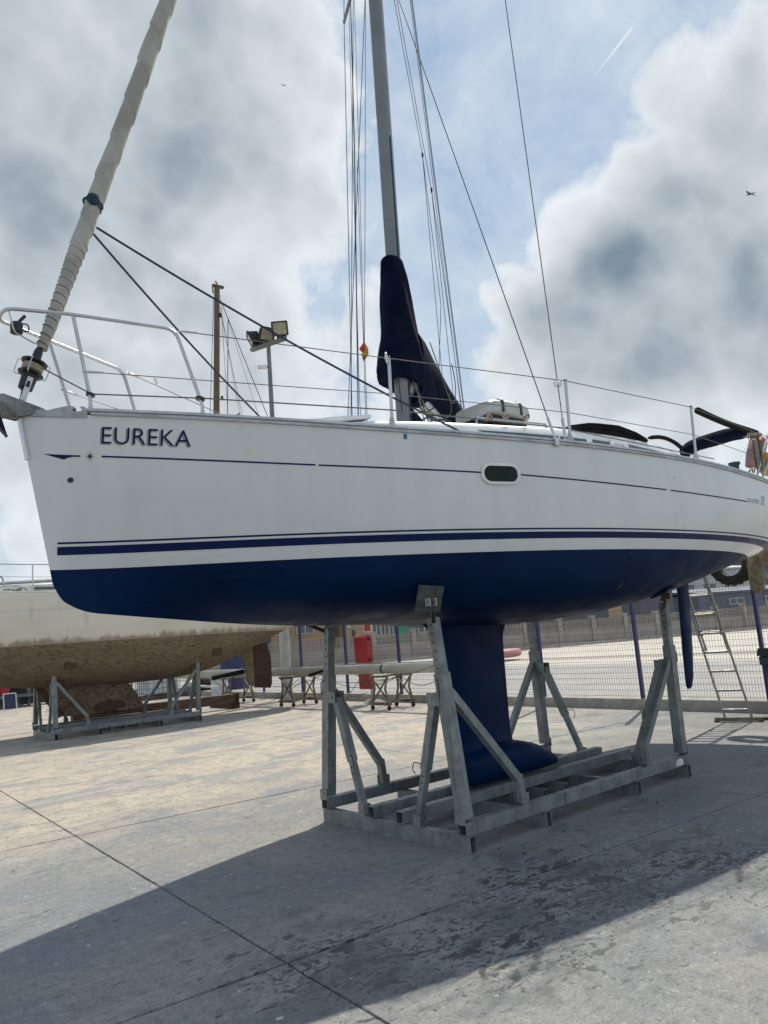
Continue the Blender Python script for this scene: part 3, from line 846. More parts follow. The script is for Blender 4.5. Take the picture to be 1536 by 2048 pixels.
# forward hatch, grab rail
m = MB(); m.prism([(-.98, .45, 3.20), (-.2, .50, 3.355), (-.2, 1.3, 3.355), (-.98, 1.35, 3.20)], (0, 0, .035)); m.build('fore_hatch', 'deckwhite', roof, bevel=.01)
for sd in (-1, 1):
    gr = [(x, CY + sd * .56, float(np.interp(x, cx_, cz_)) + .075) for x in np.linspace(.9, 1.9, 6)]
    m = MB().tube([(.88, CY + sd * .56, 3.38)] + gr + [(1.92, CY + sd * .56, 3.45)], .012); m.build('grab_rail', 'stainless', roof, True)

# mast, spreaders, boom, sail cover
def mastpt(z): return np.array([.535 + .018 * (z - 3.56), CY, z])
m = MB(); ring = []
for z in np.linspace(3.36, 14.8, 26):
    c = mastpt(z); k = 1.0 if z < 11 else 1 - .12 * (z - 11)
    ring.append([(c[0] + .082 * k * math.cos(2 * math.pi * a / 20), CY + .054 * k * math.sin(2 * math.pi * a / 20), z) for a in range(20)] + [(c[0] + .082 * k, CY, z)])
m.grid(np.array(ring)); m.add(ring[-1][:20], [tuple(range(20))])
mast = m.build('mast', 'mastalu', boat, True)
MB().beam(mastpt(5.2) + np.array([.084, 0, 0]), mastpt(13.3) + np.array([.084, 0, 0]), .02, .012).build('sail_track', 'blackmetal', mast)
MB().beam(mastpt(5.14) + np.array([.02, -.055, 0]), mastpt(6.42) + np.array([.02, -.055, 0]), .012, .006, (0, 1, 0)).build('halyard_exit_strip', 'ropeteal', mast)
MB().box(mastpt(6.45) + np.array([.015, -.053, 0]), (.04, .012, .02)).build('exit_box', 'galvpale', mast)
MB().beam(mastpt(3.40) + np.array([.045, -.051, 0]), mastpt(4.05) + np.array([.045, -.051, 0]), .012, .01, (0, 1, 0)).build('halyard', 'ropeteal', mast)
MB().box((.54, CY, 3.39), (.26, .2, .06)).build('mast_step', 'alu', mast, bevel=.01)
TIP = {1: np.array([1.165, 2.05, 8.865]), -1: np.array([1.165, -.25, 8.865])}
for sd in (-1, 1):
    r0 = mastpt(8.85) + np.array([0, sd * .05, 0])
    MB().tube([r0, r0 * .5 + TIP[sd] * .5, TIP[sd]], [.045, .040, .032], 10, .5).build('spreader', 'mastalu', mast, True)
BD = np.array([math.cos(math.radians(33)), math.sin(math.radians(33)), 0.0]); BN = np.array([-BD[1], BD[0], 0])
G0 = np.array([.66, .97, 3.93])
m = MB(); rr = []
for s_ in np.linspace(0, 3.35, 12):
    c = G0 + BD * s_
    rr.append([c + BN * .055 * math.cos(2 * math.pi * a / 16) + np.array([0, 0, .085 * math.sin(2 * math.pi * a / 16)]) for a in range(16)] + [c + BN * .055])
m.grid(np.array(rr)); m.add(rr[0][:16], [tuple(range(16))]); m.add(rr[-1][:16], [tuple(range(16))])
boom = m.build('boom', 'alu', boat, True)
# the cover: a sock round the mast that widens down into the long cover over the boom
def ringpts(c, ax, ay, rx, ry, n=26, wob=.0, seed=0):
    out = []
    for k in range(n):
        a = 2 * math.pi * k / n; w = 1 + wob * math.sin(3 * a + seed) + wob * .7 * math.sin(5 * a + seed * 2.3)
        out.append(c + ax * rx * w * math.cos(a) + ay * ry * w * math.sin(a))
    return out + [out[0]]
rows = []
for i, (z, xf, xa, yy) in enumerate(((5.14, -.10, .105, .085), (5.12, -.125, .13, .10), (4.98, -.13, .24, .125), (4.8, -.135, .33, .135), (4.6, -.135, .40, .145), (4.45, -.145, .47, .16), (4.30, -.18, .64, .19), (4.15, -.21, .82, .21), (4.02, -.25, .80, .20), (3.93, -.27, .52, .17))):
    c = mastpt(z); a = c + BD * xa; f_ = c - np.array([1, .25, 0]) * abs(xf); mid = (a + f_) / 2; ax = (a - f_) / 2
    ay = unit(np.cross((0, 0, 1), ax)); zz = [0, 0, 0]
    rows.append(ringpts(mid, ax, ay, 1.0, yy, 30, .03 if i > 1 else 0, i * .7))
sub = np.array(rows); t_ = np.arange(len(rows)); tt = np.linspace(0, len(rows) - 1, 34)
Pc = np.stack([np.stack([np.interp(tt, t_, sub[:, j, k]) for k in range(3)], -1) for j in range(sub.shape[1])], 1)
for i in range(Pc.shape[0]):
    for j in range(Pc.shape[1]):
        q_ = Pc[i, j]; Pc[i, j] = q_ + BN * .012 * math.sin(q_[2] * 9 + q_[0] * 22) + BD * .006 * math.sin(q_[2] * 17)
m = MB().grid(Pc); m.add(Pc[0][:-1], [tuple(range(30))]); m.add(Pc[-1][:-1], [tuple(range(30))])
scv = m.build('sail_cover', 'navycloth', boat, True, 'navy canvas sail cover round mast and boom')
rows = []
for s_, top, low, w in ((.15, .66, -.16, .17), (.4, .62, -.12, .19), (.65, .55, .0, .20), (.9, .50, .04, .20), (1.4, .45, .05, .19), (2.2, .41, .05, .18), (3.0, .33, .06, .14), (3.42, .22, .05, .09)):
    c = G0 + BD * s_; rows.append(ringpts(c + np.array([0, 0, (top + low) / 2]), BN, np.array([0, 0, 1.]), w, (top - low) / 2, 24, .035, s_ * 3))
m = MB().grid(np.array(rows)); m.add(rows[0][:-1], [tuple(range(24))]); m.add(rows[-1][:-1], [tuple(range(24))]); m.build('boom_cover', 'navycloth', scv, True)
rows = []
for s_, top, low, w in ((.16, -.10, -.32, .05), (.35, -.09, -.42, .07), (.7, -.10, -.42, .08), (1.2, -.11, -.36, .07), (2.2, -.11, -.28, .06), (2.8, -.11, -.2, .04)):
    c = G0 + BD * s_ + BN * .10; rows.append(ringpts(c + np.array([0, 0, (top + low) / 2]), BN, np.array([0, 0, 1.]), w, (top - low) / 2, 20, .04, s_ * 3))
m = MB().grid(np.array(rows)); m.add(rows[0][:-1], [tuple(range(20))]); m.add(rows[-1][:-1], [tuple(range(20))]); m.build('cover_skirt', 'navycloth', scv, True)
for s_ in (.62, 1.25, 1.9):
    c = G0 + BD * s_; MB().tube(curve([c + BN * -.16 + np.array([0, 0, .3]), c + BN * -.19 + np.array([0, 0, .1]), c + BN * -.15 + np.array([0, 0, -.06]), c + BN * -.02 + np.array([0, 0, -.13])], 12), .006).build('cover_tie', 'blackcloth', scv, True)

# standing and running rigging, each wire its own part
def wire(name, pts, r, mat='wire', n=6): return MB().tube(pts, r, n).build(name, mat, boat, True)
CHP, CHS = np.array([1.0, -.50, 3.04]), np.array([1.0, 2.30, 3.04]); HEAD = mastpt(14.55)
for sd, ch in ((-1, CHP), (1, CHS)):
    wire('cap_shroud', [ch, TIP[sd], HEAD], .0045)
    lo = ch + np.array([-.13, 0, .0]); wire('lower_shroud', [lo, mastpt(8.75) + np.array([0, sd * .06, 0])], .0045)
    for p, q_ in ((ch, TIP[sd]), (lo, mastpt(8.75))):
        d = unit(q_ - p)
        MB().tube([p, p + d * .06, p + d * .07, p + d * .20, p + d * .21, p + d * .30], [.007, .007, .012, .012, .006, .006], 8).build('turnbuckle', 'stainless', boat, True)
        MB().box(p + np.array([0, 0, -.01]), (.05, .03, .07)).build('chainplate', 'stainless', boat, bevel=.004)
wire('flag_halyard', [TIP[1] * .8 + mastpt(8.85) * .2, (1.12, 2.22, 4.2), (1.15, 2.25, 3.06)], .003, 'ropedark')
wire('halyard', [mastpt(10.5) + np.array([-.06, .05, 0]), (.55, 1.75, 3.3)], .004, 'ropegrey')
wire('spare_halyard', [onY(701, 0, 1.6), onY(709, 300, 1.65), onY(716.5, 838, 1.75), onY(717.5, 870, 1.78)], .006, 'ropedark')
EB = G0 + BD * 3.35 + np.array([0, 0, .1])
wire('topping_lift', [HEAD + np.array([.12, 0, 0]), EB], .0045, 'ropedark')
wire('topping_lift', [HEAD + np.array([.13, -.02, -.3]), EB + BN * -.05 - BD * .25], .004, 'ropedark')
wire('mainsheet_fall', [HEAD + np.array([.16, .03, -.1]), EB + BN * .05 + BD * .1], .004, 'ropegrey')
jn = onY(845, 310, 1.15); jm = onY(863, 380, 1.2); j3 = onY(882, 610, 1.25)
for a, b in ((jn, G0 + BD * 1.15), (jm, G0 + BD * 1.75), (jm, G0 + BD * 2.3), (j3, G0 + BD * .85)): wire('lazy_jack', [a, b + BN * -.14 + np.array([0, 0, .16])], .0035, 'wire')
wire('lazy_jack', [mastpt(8.9) + np.array([.1, -.05, 0]), jn], .0035); wire('lazy_jack', [mastpt(9.2) + np.array([.1, -.05, 0]), jm], .0035); wire('lazy_jack', [jn, j3], .0035)
MB().blob(jm, (.012, .012, .04)).build('lazy_jack_block', 'black', boat, True); MB().blob(jn, (.012, .012, .035)).build('lazy_jack_block', 'black', boat, True)
# loose lines hanging at the mast foot
for pts, mt, r in (([(.62, .84, 3.9), (.72, .76, 3.6), (.80, .74, 3.42)], 'ropegrey', .005), ([(.64, .86, 3.95), (.80, .8, 3.62), (1.0, .78, 3.60), (1.08, .82, 3.86)], 'ropegrey', .005),
                   ([(.62, .82, 3.5), (.8, .74, 3.58), (1.0, .72, 3.5), (1.15, .72, 3.44)], 'ropedark', .008), ([(.62, .82, 3.45), (.85, .7, 3.53), (1.05, .68, 3.46), (1.2, .7, 3.43)], 'ropedark', .008),
                   ([(.44, .83, 3.93), (.44, .82, 3.7), (.45, .82, 3.58)], 'ropedark', .005), ([(.9, .84, 4.35), (1.0, .80, 3.95), (1.1, .8, 3.75), (1.2, .84, 3.9), (1.22, .88, 4.2)], 'ropegrey', .005),
                   ([(.66, .84, 3.9), (.68, .8, 3.6), (.70, .78, 3.42)], 'ropebeige', .005), ([(.68, .84, 3.9), (.72, .8, 3.6), (.78, .78, 3.42)], 'ropedark', .006)):
    wire('loose_line', curve(pts, 16), r, mt)
for x, y, s_ in ((.67, .66, .05), (.76, .64, .04), (.70, .70, .045)): MB().blob((x, y, 3.43), (s_, s_ * .7, s_)).build('deck_block', 'black', boat, True)

# forestay with the furled headsail
A0 = onY(66, 745, CY); fd = unit(onY(337, 0, CY) - A0); A1 = A0 + fd * ((HEAD[0] - .1 - A0[0]) / fd[0])
Lf = np.linalg.norm(A1 - A0); ts = np.linspace(.05, .93, 520)
pf_, rf_ = [], []
for t in ts:
    s_ = t * Lf; r = np.interp(s_, (.5, .62, .9, 1.4, 3, 6, 9), (.030, .036, .046, .056, .063, .055, .030)); r *= 1 + .025 * math.sin(s_ * 4.2) + .018 * math.sin(s_ * 9.7 + 1)
    pf_.append(A0 + fd * (s_ - .38) + np.array([.003 * math.sin(s_ * 3.1), .003 * math.sin(s_ * 3.7), 0])); rf_.append(r)
_, fa, fb_ = MB().frame(fd, (0, 1, 0))
rows = []
for i, (c, r) in enumerate(zip(pf_, rf_)):
    s_ = (c - A0) @ fd; turns = np.interp(s_, (0, 1.0, 1.3, 6), (0, 1.0 * 16, 1.0 * 16 + 1.2, 1.0 * 16 + 13.5)); row = []
    for k in range(33):
        a = 2 * math.pi * k / 32; fr = (a / (2 * math.pi) - turns) % 1.0
        row.append(c + (fa * math.cos(a) + fb_ * math.sin(a)) * r * (.925 + .15 * fr))
    rows.append(row)
m = MB().grid(np.array(rows)); m.add(rows[0][:32], [tuple(range(32))]); m.add(rows[-1][:32], [tuple(range(32))])
hs_ = m.build('furled_headsail', 'sailcloth', boat, True, 'furled headsail rolled in pale grey sun strip')
hel = []
for k in range(240):
    s_ = .16 + k * .0036; i = min(range(len(pf_)), key=lambda q_: abs((pf_[q_] - A0) @ fd - s_)); a = k * 2 * math.pi / 17.4
    hel.append(A0 + fd * s_ + (fa * math.cos(a) + fb_ * math.sin(a)) * (rf_[i] * 1.0 + .001))
MB().tube(hel, .0035, 5).build('wrapped_sheet', 'ropegrey', hs_, True)
tb_ = onY(186, 408, CY); MB().blob(tb_ + np.array([-.02, -.06, 0]), (.042, .03, .04), jit=.35).build('sheet_knot', 'ropeteal', hs_, True)
MB().torus(tb_, fd, .066, .008, 18, 6).build('sheet_turn', 'ropeteal', hs_, True); MB().torus(tb_ + fd * -.02, unit(fd + np.array([.3, 0, 0])), .066, .007, 18, 6).build('sheet_turn', 'ropeteal', hs_, True)
D0 = onY(62, 745, CY); dd = fd
MB().lathe([(.02, -.02), (.075, -.018), (.08, -.01), (.05, 0), (.045, .035), (.05, .06), (.08, .066), (.082, .075), (.03, .08), (.028, .15), (.02, .18)], D0, dd, 22).build('furler_drum', 'black', boat, True)
MB().lathe([(.048, 0), (.062, .008), (.066, .03), (.062, .05), (.048, .058)], D0, dd, 22).build('furling_line_turns', 'ropebeige', boat, True)
MB().lathe([(.03, -.13), (.045, -.12), (.05, -.02), (.03, -.018)], D0, dd, 18).build('furler_body', 'blackmetal', boat, True)
for k in range(4):
    a = k * math.pi / 2 + .4; e = fa * math.cos(a) + fb_ * math.sin(a)
    MB().tube([D0 + e * .05 - dd * .03, D0 + e * .095 - dd * .03, D0 + e * .1, D0 + e * .1 + dd * .07, D0 + e * .05 + dd * .085], .0035, 6).build('drum_guard', 'stainless', boat, True)
m = MB(); m.beam(D0 - dd * .05 + np.array([0, -.045, 0]), onY(46, 800, CY - .03), .035, .008, (0, 1, 0)); m.build('furler_link', 'stainless', boat)
m = MB(); m.beam(D0 - dd * .05 + np.array([0, .045, 0]), onY(46, 800, CY) + np.array([0, .03, 0]), .035, .008, (0, 1, 0)); m.build('furler_link', 'stainless', boat)
MB().tube([onY(46, 790, CY), onY(38, 826, CY), onY(34, 832, CY)], .012, 8).build('forestay_tang', 'stainless', boat, True)
# headsail sheets
wire('headsail_sheet', sag(onY(193, 455, .86), (.20, -.12, 3.12), .05, 20), .0085, 'ropedark', 8)
wire('headsail_sheet', sag(onY(187, 468, .94), onY(522, 836, 1.75), .03, 20), .0085, 'ropedark', 8)

# stem fitting, bow roller and anchor
MB().beam(hull_pt(-2.80, 3.14, 0) * np.array([1, 0, 1]) + np.array([-.008, CY, 0]), np.array([-2.745, CY, 2.86]), .05, .012, (1, 0, 0)).build('stem_strap', 'stainless', boat)
for sd in (-1, 1):
    P = [(x, CY + sd * (max(float(tb('b', (x - XB) / (XT - XB))), .02) + .003), z) for x, z in ((-2.79, 3.135), (-2.44, 3.115), (-2.44, 3.172), (-2.455, 3.192), (-2.475, 3.192), (-2.46, 3.178), (-2.47, 3.162), (-2.51, 3.160), (-2.52, 3.172), (-2.50, 3.190), (-2.535, 3.200), (-2.60, 3.185), (-2.66, 3.168), (-2.79, 3.185))]
    MB().prism(P, (0, -sd * .025, 0)).build('bow_fairlead', 'galvpale', boat)
m = MB()
for sd in (-1, 1):
    m.prism([(-2.66, CY + sd * .055, 3.17), (-2.80, CY + sd * .055, 3.12), (-2.98, CY + sd * .055, 3.15), (-3.0, CY + sd * .055, 3.22), (-2.9, CY + sd * .055, 3.255), (-2.66, CY + sd * .055, 3.19)], (0, sd * .006, 0))
m.box((-2.8, CY, 3.165), (.25, .11, .01)); m.build('bow_roller', 'galv', boat)
m = MB(); m.prism([(-3.06, .885, 3.27), (-2.62, .885, 3.195), (-2.62, .885, 3.175), (-3.06, .885, 3.225)], (0, .03, 0))
anc = m.build('anchor_shank', 'galv', boat)
m = MB(); m.prism([(-2.785, .89, 3.115), (-2.93, .70, 3.16), (-3.14, .9, 3.06), (-2.93, 1.10, 3.16)], (0, 0, .012)); m.build('anchor_fluke', 'galv', anc)
m = MB(); m.prism([(-3.00, .87, 3.20), (-2.93, .87, 3.20), (-2.865, .895, 3.015), (-2.855, .9, 3.0), (-2.90, .9, 3.05)], (0, .05, 0)); m.build('anchor_tip', 'navy', anc)
# bow light in front of the pulpit
bl_ = onZ(33, 657, 3.70); MB().lathe([(.03, -.035), (.038, -.03), (.038, .035), (.03, .04)], bl_, (0, 0, 1), 14).build('bow_light', 'black', boat, True)
MB().beam(bl_ + np.array([.0, 0, .03]), onZ(50, 632, 3.80), .012, .02).build('light_bracket', 'blackmetal', boat)
MB().tube(curve([bl_ + np.array([.03, -.02, .03]), bl_ + np.array([.06, -.02, .03]), bl_ + np.array([.065, -.02, -.01]), bl_ + np.array([.03, -.02, -.015])], 10), .005).build('light_cable', 'black', boat, True)

# pulpit
PF = {-1: [sheer(-2.405, .03, .05, -1), sheer(-1.765, .03, .06, -1)], 1: [sheer(-2.405, .03, .05, 1), sheer(-1.765, .03, .06, 1)]}
def sm(p, sd): return np.array([p[0], CY + sd * abs(CY - p[1]), p[2]])
R1, R2, R3 = np.array([-1.93, .45, 3.735]), np.array([-2.55, .66, 3.785]), np.array([-2.90, .80, 3.80])
rail = [PF[-1][1], PF[-1][1] + np.array([0, 0, .09]), R1, R2, R3] + [sm(p, 1) for p in (R3, R2, R1)] + [PF[1][1] + np.array([0, 0, .09]), PF[1][1]]
m = MB().tube(bevel_tube_path(rail, .07), .0125, 10)
pul = m.build('pulpit', 'stainless', boat, True)
for sd in (-1, 1):
    ft = PF[sd][0]; top = sm(R2 + np.array([.02, 0, -.01]), sd)
    MB().tube(bevel_tube_path([ft, ft + np.array([0, 0, .09]), top], .05), .0125, 10).build('pulpit_leg', 'stainless', pul, True)
    for f_ in PF[sd]: MB().lathe([(.03, -.02), (.03, .0), (.018, .01), (.017, .04)], f_, (0, 0, 1), 12).build('foot_socket', 'stainless', pul, True)
    MB().lathe([(.012, -.012), (.032, -.008), (.032, .008), (.012, .012)], PF[sd][1] + np.array([-.015, 0, .13]), (.25, 0, 1), 14).build('lead_ring', 'black', pul, True)
    MB().lathe([(.012, -.012), (.03, -.008), (.03, .008), (.012, .012)], PF[sd][0] + np.array([-.0, 0, .12]), (.25, 0, 1), 14).build('lead_ring', 'black', pul, True)
MB().tube(bevel_tube_path([R3 + np.array([.02, .01, 0]), (-2.84, .82, 3.66), (-2.70, .86, 3.62), (-2.68, .9, 3.66)], .03), .005, 6).build('light_guard', 'stainless', pul, True)

# stanchions and lifelines
ST = [-.51, 1.09, 2.80, 4.6, 6.0]
for sd in (-1, 1):
    tops, mids = [], []
    for x in ST:
        b = sheer(x, .045, .045, sd); t = b + np.array([0, sd * .02, .52]); tops.append(t); mids.append(b * .52 + t * .48)
        s_ = MB().tube([b, t], .0125, 10).build('stanchion', 'stainless', boat, True)
        MB().lathe([(.028, -.03), (.026, .02), (.016, .07), (.015, .075)], b, (0, 0, 1), 12).build('stanchion_base', 'alu', s_, True)
        MB().blob(t + np.array([0, 0, .006]), (.013, .013, .012), 8, 6).build('stanchion_cap', 'black', s_, True)
    a = sm(R1 + np.array([.02, 0, -.005]), sd); wire('lifeline', [a] + tops, .0035)
    a2 = sm(R2, sd) * .42 + PF[sd][0] * .58; wire('lower_lifeline', [a2] + mids, .003)
    for p, t in ((a, tops[0]), (a2, mids[0])):
        d = unit(t - p); MB().tube([p, p + d * .03, p + d * .035, p + d * .13, p + d * .14], [.005, .005, .009, .009, .004], 8).build('lifeline_tensioner', 'stainless', boat, True)
fl = [D0 + np.array([.05, -.06, .02]), PF[-1][0] + np.array([0, -.02, .12]), PF[-1][1] + np.array([0, -.02, .13]), sheer(-.51, .17, .03), sheer(1.0, .16, .05), sheer(3.2, .12, .08)]
wire('furling_line', fl, .005, 'ropegrey')


def roller(name, c, axis, R=.036):
    """white spoked wire roller"""
    m = MB().torus(c, axis, R, .006, 20, 8); d, a, b = m.frame(axis, (0, 0, 1))
    for k in range(5):
        t = 2 * math.pi * k / 5; m.tube([np.asarray(c, float), np.asarray(c, float) + (a * math.cos(t) + b * math.sin(t)) * R], .004, 5)
    m.lathe([(.012, -.012), (.012, .012)], c, axis, 10); return m.build(name, 'white', boat, True)


st0 = sheer(-.51, .045, .045) + np.array([0, -.02, .52])
roller('wire_roller', st0 + np.array([-.035, -.012, -.005]), (.75, -.6, .1)); roller('wire_roller', sm(R1, 1) + np.array([.28, .03, -.03]), (.6, -.6, .1), .032)
q_ = CHP + (TIP[-1] - CHP) * .088; roller('wire_roller', q_, (.55, .1, .3), .032)

# sprayhood folded on the cabin, bimini folded at the stern
rows = []
for i, (x, zt) in enumerate(zip(np.linspace(2.02, 3.52, 17), np.interp(np.linspace(2.02, 3.52, 17), (2.02, 2.2, 2.45, 2.7, 2.95, 3.15, 3.3, 3.42, 3.52), (3.48, 3.53, 3.585, 3.615, 3.625, 3.61, 3.59, 3.56, 3.52)))):
    rz = float(np.interp(x, cx_, cz_)) - .01; zt = max(zt, rz + .02); fo = .012 * math.sin(i * 1.9) + .008 * math.sin(i * 4.3)
    rows.append([(x, .205, rz), (x, .20 + fo, (rz + zt) / 2), (x, .22 + fo, zt - .012), (x, .28, zt + fo * .4), (x, .55, zt + .012 - fo), (x, .9, zt + .02 + fo), (x, 1.3, zt + .01), (x, 1.58, zt - .01), (x, 1.62, rz)])
m = MB().grid(np.array(rows)); m.add(rows[0], [tuple(range(9))]); m.add(rows[-1], [tuple(range(9))]); m.build('sprayhood', 'blackcloth', boat, True, 'black folded sprayhood on the cabin top')
for z0, y0 in ((0, .19), (-.03, .185)):
    MB().tube([(x, y0, max(float(np.interp(x, (2.1, 2.45, 2.95, 3.3, 3.5), (3.49, 3.56, 3.595, 3.56, 3.51))) + z0, float(np.interp(x, cx_, cz_)) + .004)) for x in np.linspace(2.1, 3.5, 14)], .012, 8).build('hood_fold', 'blackcloth', boat, True)
MB().tube(curve([onY(1297, 876, .25), onY(1315, 874, .25), onY(1340, 880, .25), onY(1362, 895, .25), onY(1378, 912, .25)], 14), [.012] + [.024] * 12 + [.018], 10).build('hood_frame_bow', 'blackcloth', boat, True)
bp = [onY(px, py, .25) for px, py in ((1366, 905), (1385, 893), (1420, 881), (1450, 872), (1478, 868), (1490, 869))]
MB().tube(curve(bp, 18), [.06, .075, .08, .08, .08, .085, .085, .088, .09, .09, .092, .092, .09, .088, .085, .08, .07, .045], 14, .7).build('bimini_cover', 'navycloth', boat, True, 'navy rolled bimini cover on its bent frame')
MB().tube(curve([onY(1395, 821, .1), onY(1425, 835, .12), onY(1465, 851, .15), onY(1500, 862, .2), onY(1512, 866, .2)], 14), .042, 10).build('bimini_roll', 'blackcloth', boat, True)
MB().tube([onY(1364, 900, .25), onY(1380, 925, .25)], .02, 8).build('bimini_frame', 'blackmetal', boat, True)
MB().tube([onY(1482, 873, .22), onY(1506, 869, .2)], .014, 8).build('bimini_frame', 'blackmetal', boat, True)
wn = onY(1470, 938, -.42); MB().lathe([(.055, -.06), (.06, -.05), (.045, -.02), (.045, .03), (.06, .05), (.062, .07), (.05, .075)], wn, (0, 0, 1), 16).build('winch', 'tealwinch', boat, True)
# pushpit tubes
for a, b in (((1536, 868), (1514, 952)), ((1546, 900), (1524, 958)), ((1500, 940), (1494, 960))): MB().tube([onY(*a, -.35), onY(*b, -.35)], .013, 8).build('pushpit_tube', 'stainless', boat, True)
wire('guard_line', [onY(1473, 925, -.4), onY(1505, 868, -.3)], .004)
MB().tube(bevel_tube_path([onY(1514, 952, -.35), onY(1536, 866, -.35), onY(1640, 880, -.35), onY(1660, 990, -.35)], .06), .013, 8).build('pushpit', 'stainless', boat, True)
wl_ = roof_side(4.28, .62, .04); MB().torus(wl_, (.3, 1, .2), .035, .012, 16, 8).build('vent_ring', 'blackmetal', boat, True)

# ------------------------------------------------------------------ things carried on the boat
lr = thing('life_raft', 'white life raft canister strapped on the cabin top behind the mast', 'life raft', (1.4, .575, 3.40))
rows = []
for x, zt, w in ((1.10, 3.62, .20), (1.12, 3.665, .225), (1.17, 3.69, .235), (1.35, 3.705, .24), (1.58, 3.70, .24), (1.66, 3.68, .235), (1.69, 3.63, .21)):
    zb = 3.535; row = []
    for k in range(21):
        a = 2 * math.pi * k / 20; ca, sa = math.cos(a), math.sin(a)
        row.append((x, .575 + w * math.copysign(abs(ca)**.4, ca), (zt + zb) / 2 + (zt - zb) / 2 * math.copysign(abs(sa)**.4, sa)))
    rows.append(row)
m = MB().grid(np.array(rows)); m.add(rows[0][:20], [tuple(range(20))]); m.add(rows[-1][:20], [tuple(range(20))]); m.build('canister_lid', 'raftwhite', lr, True)
MB().box((1.39, .575, 3.50), (.54, .42, .085)).build('canister_base', 'blackmetal', lr, bevel=.03)
for x in (1.28, 1.54):
    MB().tube([(x, .575 + .243 * math.copysign(abs(math.cos(a))**.4, math.cos(a)), 3.62 + .088 * math.copysign(abs(math.sin(a))**.4, math.sin(a))) for a in np.linspace(-.3, math.pi + .3, 22)], .006, 6, 3.0).build('strap', 'black', lr, True)
for q_ in ((1.2, .42), (1.2, .73), (1.6, .42), (1.6, .73)): MB().box((q_[0], q_[1], 3.43), (.05, .05, .10)).build('foot', 'blackmetal', lr)
for i, (px, py) in enumerate(((1010, 832), (1050, 832), (975, 834))):
    c = onY(px, py, .24); rc = MB().tube(curve([c + np.array([.045 * math.cos(a * 1.9) * (1 - .04 * a), -.004 * a, .026 * math.sin(a * 2.1 + i) - .01]) for a in np.linspace(0, 9, 14)], 60), .006, 6)
    tag(rc.build('rope_coil', 'ropebeige', None, True), ('small beige rope coil under the middle of the white life raft', 'small beige rope coil at the aft end of the white life raft', 'small beige rope coil at the front end of the white life raft')[i], 'rope', 'rope coils by the life raft')

fg_ = thing('flag', 'small faded red and yellow courtesy flag rolled on its halyard', 'flag', onY(728, 740, 1.72))
def flagpart(nm, mt, pts, w):
    rows = []
    for i, (px, py) in enumerate(pts):
        c = onY(px, py, 1.72); a = 1.2 + i * .5; rows.append([c + np.array([math.cos(a + k * .9), math.sin(a + k * .9), 0]) * w[i] for k in range(8)])
    rows = [r + [r[0]] for r in rows]
    return MB().grid(np.array(rows)).build(nm, mt, fg_, True)
flagpart('red_stripe', 'flagred', ((729, 683), (727, 690), (724, 697), (727, 703)), (.004, .02, .032, .026)); flagpart('yellow_stripe', 'flagyellow', ((730, 687), (731, 697), (730, 708), (729, 716)), (.006, .03, .038, .022)); flagpart('lower_red_stripe', 'flagred', ((729, 711), (728, 717), (728, 722)), (.026, .018, .004))
wire('flag_halyard', [onY(731, 0, 1.72), onY(730.5, 300, 1.72), onY(729, 690, 1.72), onY(735, 860, 1.72)], .0035, 'ropegrey')
wire('flag_halyard', [onY(709, 0, 1.72), onY(718, 320, 1.72), onY(728, 686, 1.72)], .003, 'ropegrey'); wire('flag_halyard', [onY(714, 320, 1.74), onY(727, 690, 1.72), onY(732, 860, 1.72)], .003, 'ropegrey')

# gear hanging at the stern
hp = onY(1508, 868, -.32)
rcx = thing('hanging_ropes', 'long hank of faded beige ropes hanging from the stern rail', 'rope', hp)
for k in range(9):
    dx = -.10 + .022 * k; top = hp + np.array([dx * .7, .02 * math.sin(k * 2), .02 * math.cos(k)]); low = top + np.array([dx * .5, .02 * math.sin(k), -.42 - .06 * math.sin(k * 1.7)])
    MB().tube(curve([top, top * .6 + low * .4 + np.array([.02 * math.sin(k * 3), -.03, 0]), low, low + np.array([.03, .02, .02]), top * .5 + low * .5 + np.array([.035, .03, 0]), top + np.array([.02, .03, 0])], 20), .011, 6).build('rope_strand', 'ropebeige' if k % 3 else 'ropegrey', rcx, True)
MB().torus(hp + np.array([0, 0, -.02]), (0, 0, 1), .07, .018, 16, 8).build('rope_turn', 'ropebeige', rcx, True)
def cushion(name, mat, label, pxs, Y, th):
    P = [onY(px, py, Y) for px, py in pxs]; c = sum(P) / len(P); e = thing(name, label, 'buoyancy aid', P[-1] * .5 + P[-2] * .5)
    m = MB(); L = len(P); m.add([p + np.array([0, -th, 0]) for p in [c + (q_ - c) * .85 for q_ in P]] + P + [p + np.array([0, th, 0]) for p in [c + (q_ - c) * .85 for q_ in P]],
          [tuple(range(L)), tuple(reversed(range(2 * L, 3 * L)))] + [(k + a * L, k + (a + 1) * L, (k + 1) % L + (a + 1) * L, (k + 1) % L + a * L) for a in range(2) for k in range(L)])
    m.build('body', mat, e, True, bevel=.012)
    MB().beam(c + np.array([0, -th - .006, .16]), c + np.array([0, -th - .006, -.16]), .02, .008, (0, 1, 0)).build('strap', 'black', e)
cushion('life_jacket', 'orange', 'orange life jacket hanging behind the hank of ropes', ((1522, 870), (1532, 884), (1527, 905), (1519, 925), (1513, 938), (1506, 934), (1508, 900)), -.26, .04)
cushion('horseshoe_buoy', 'yellow', 'yellow horseshoe buoy hanging at the right end of the stern rail', ((1528, 905), (1545, 900), (1552, 940), (1548, 957), (1530, 952), (1525, 930)), -.28, .05)
cushion('rolled_towel', 'pinkcloth', 'faded pink cloth bundle hanging left of the ropes', ((1503, 878), (1509, 876), (1510, 920), (1504, 938), (1494, 936), (1496, 905)), -.36, .035)
tyc = onX(1462, 1126, 7.02); tyl = thing('tyre_fender', 'black tyre hanging as a fender below the stern', 'tyre', tyc)
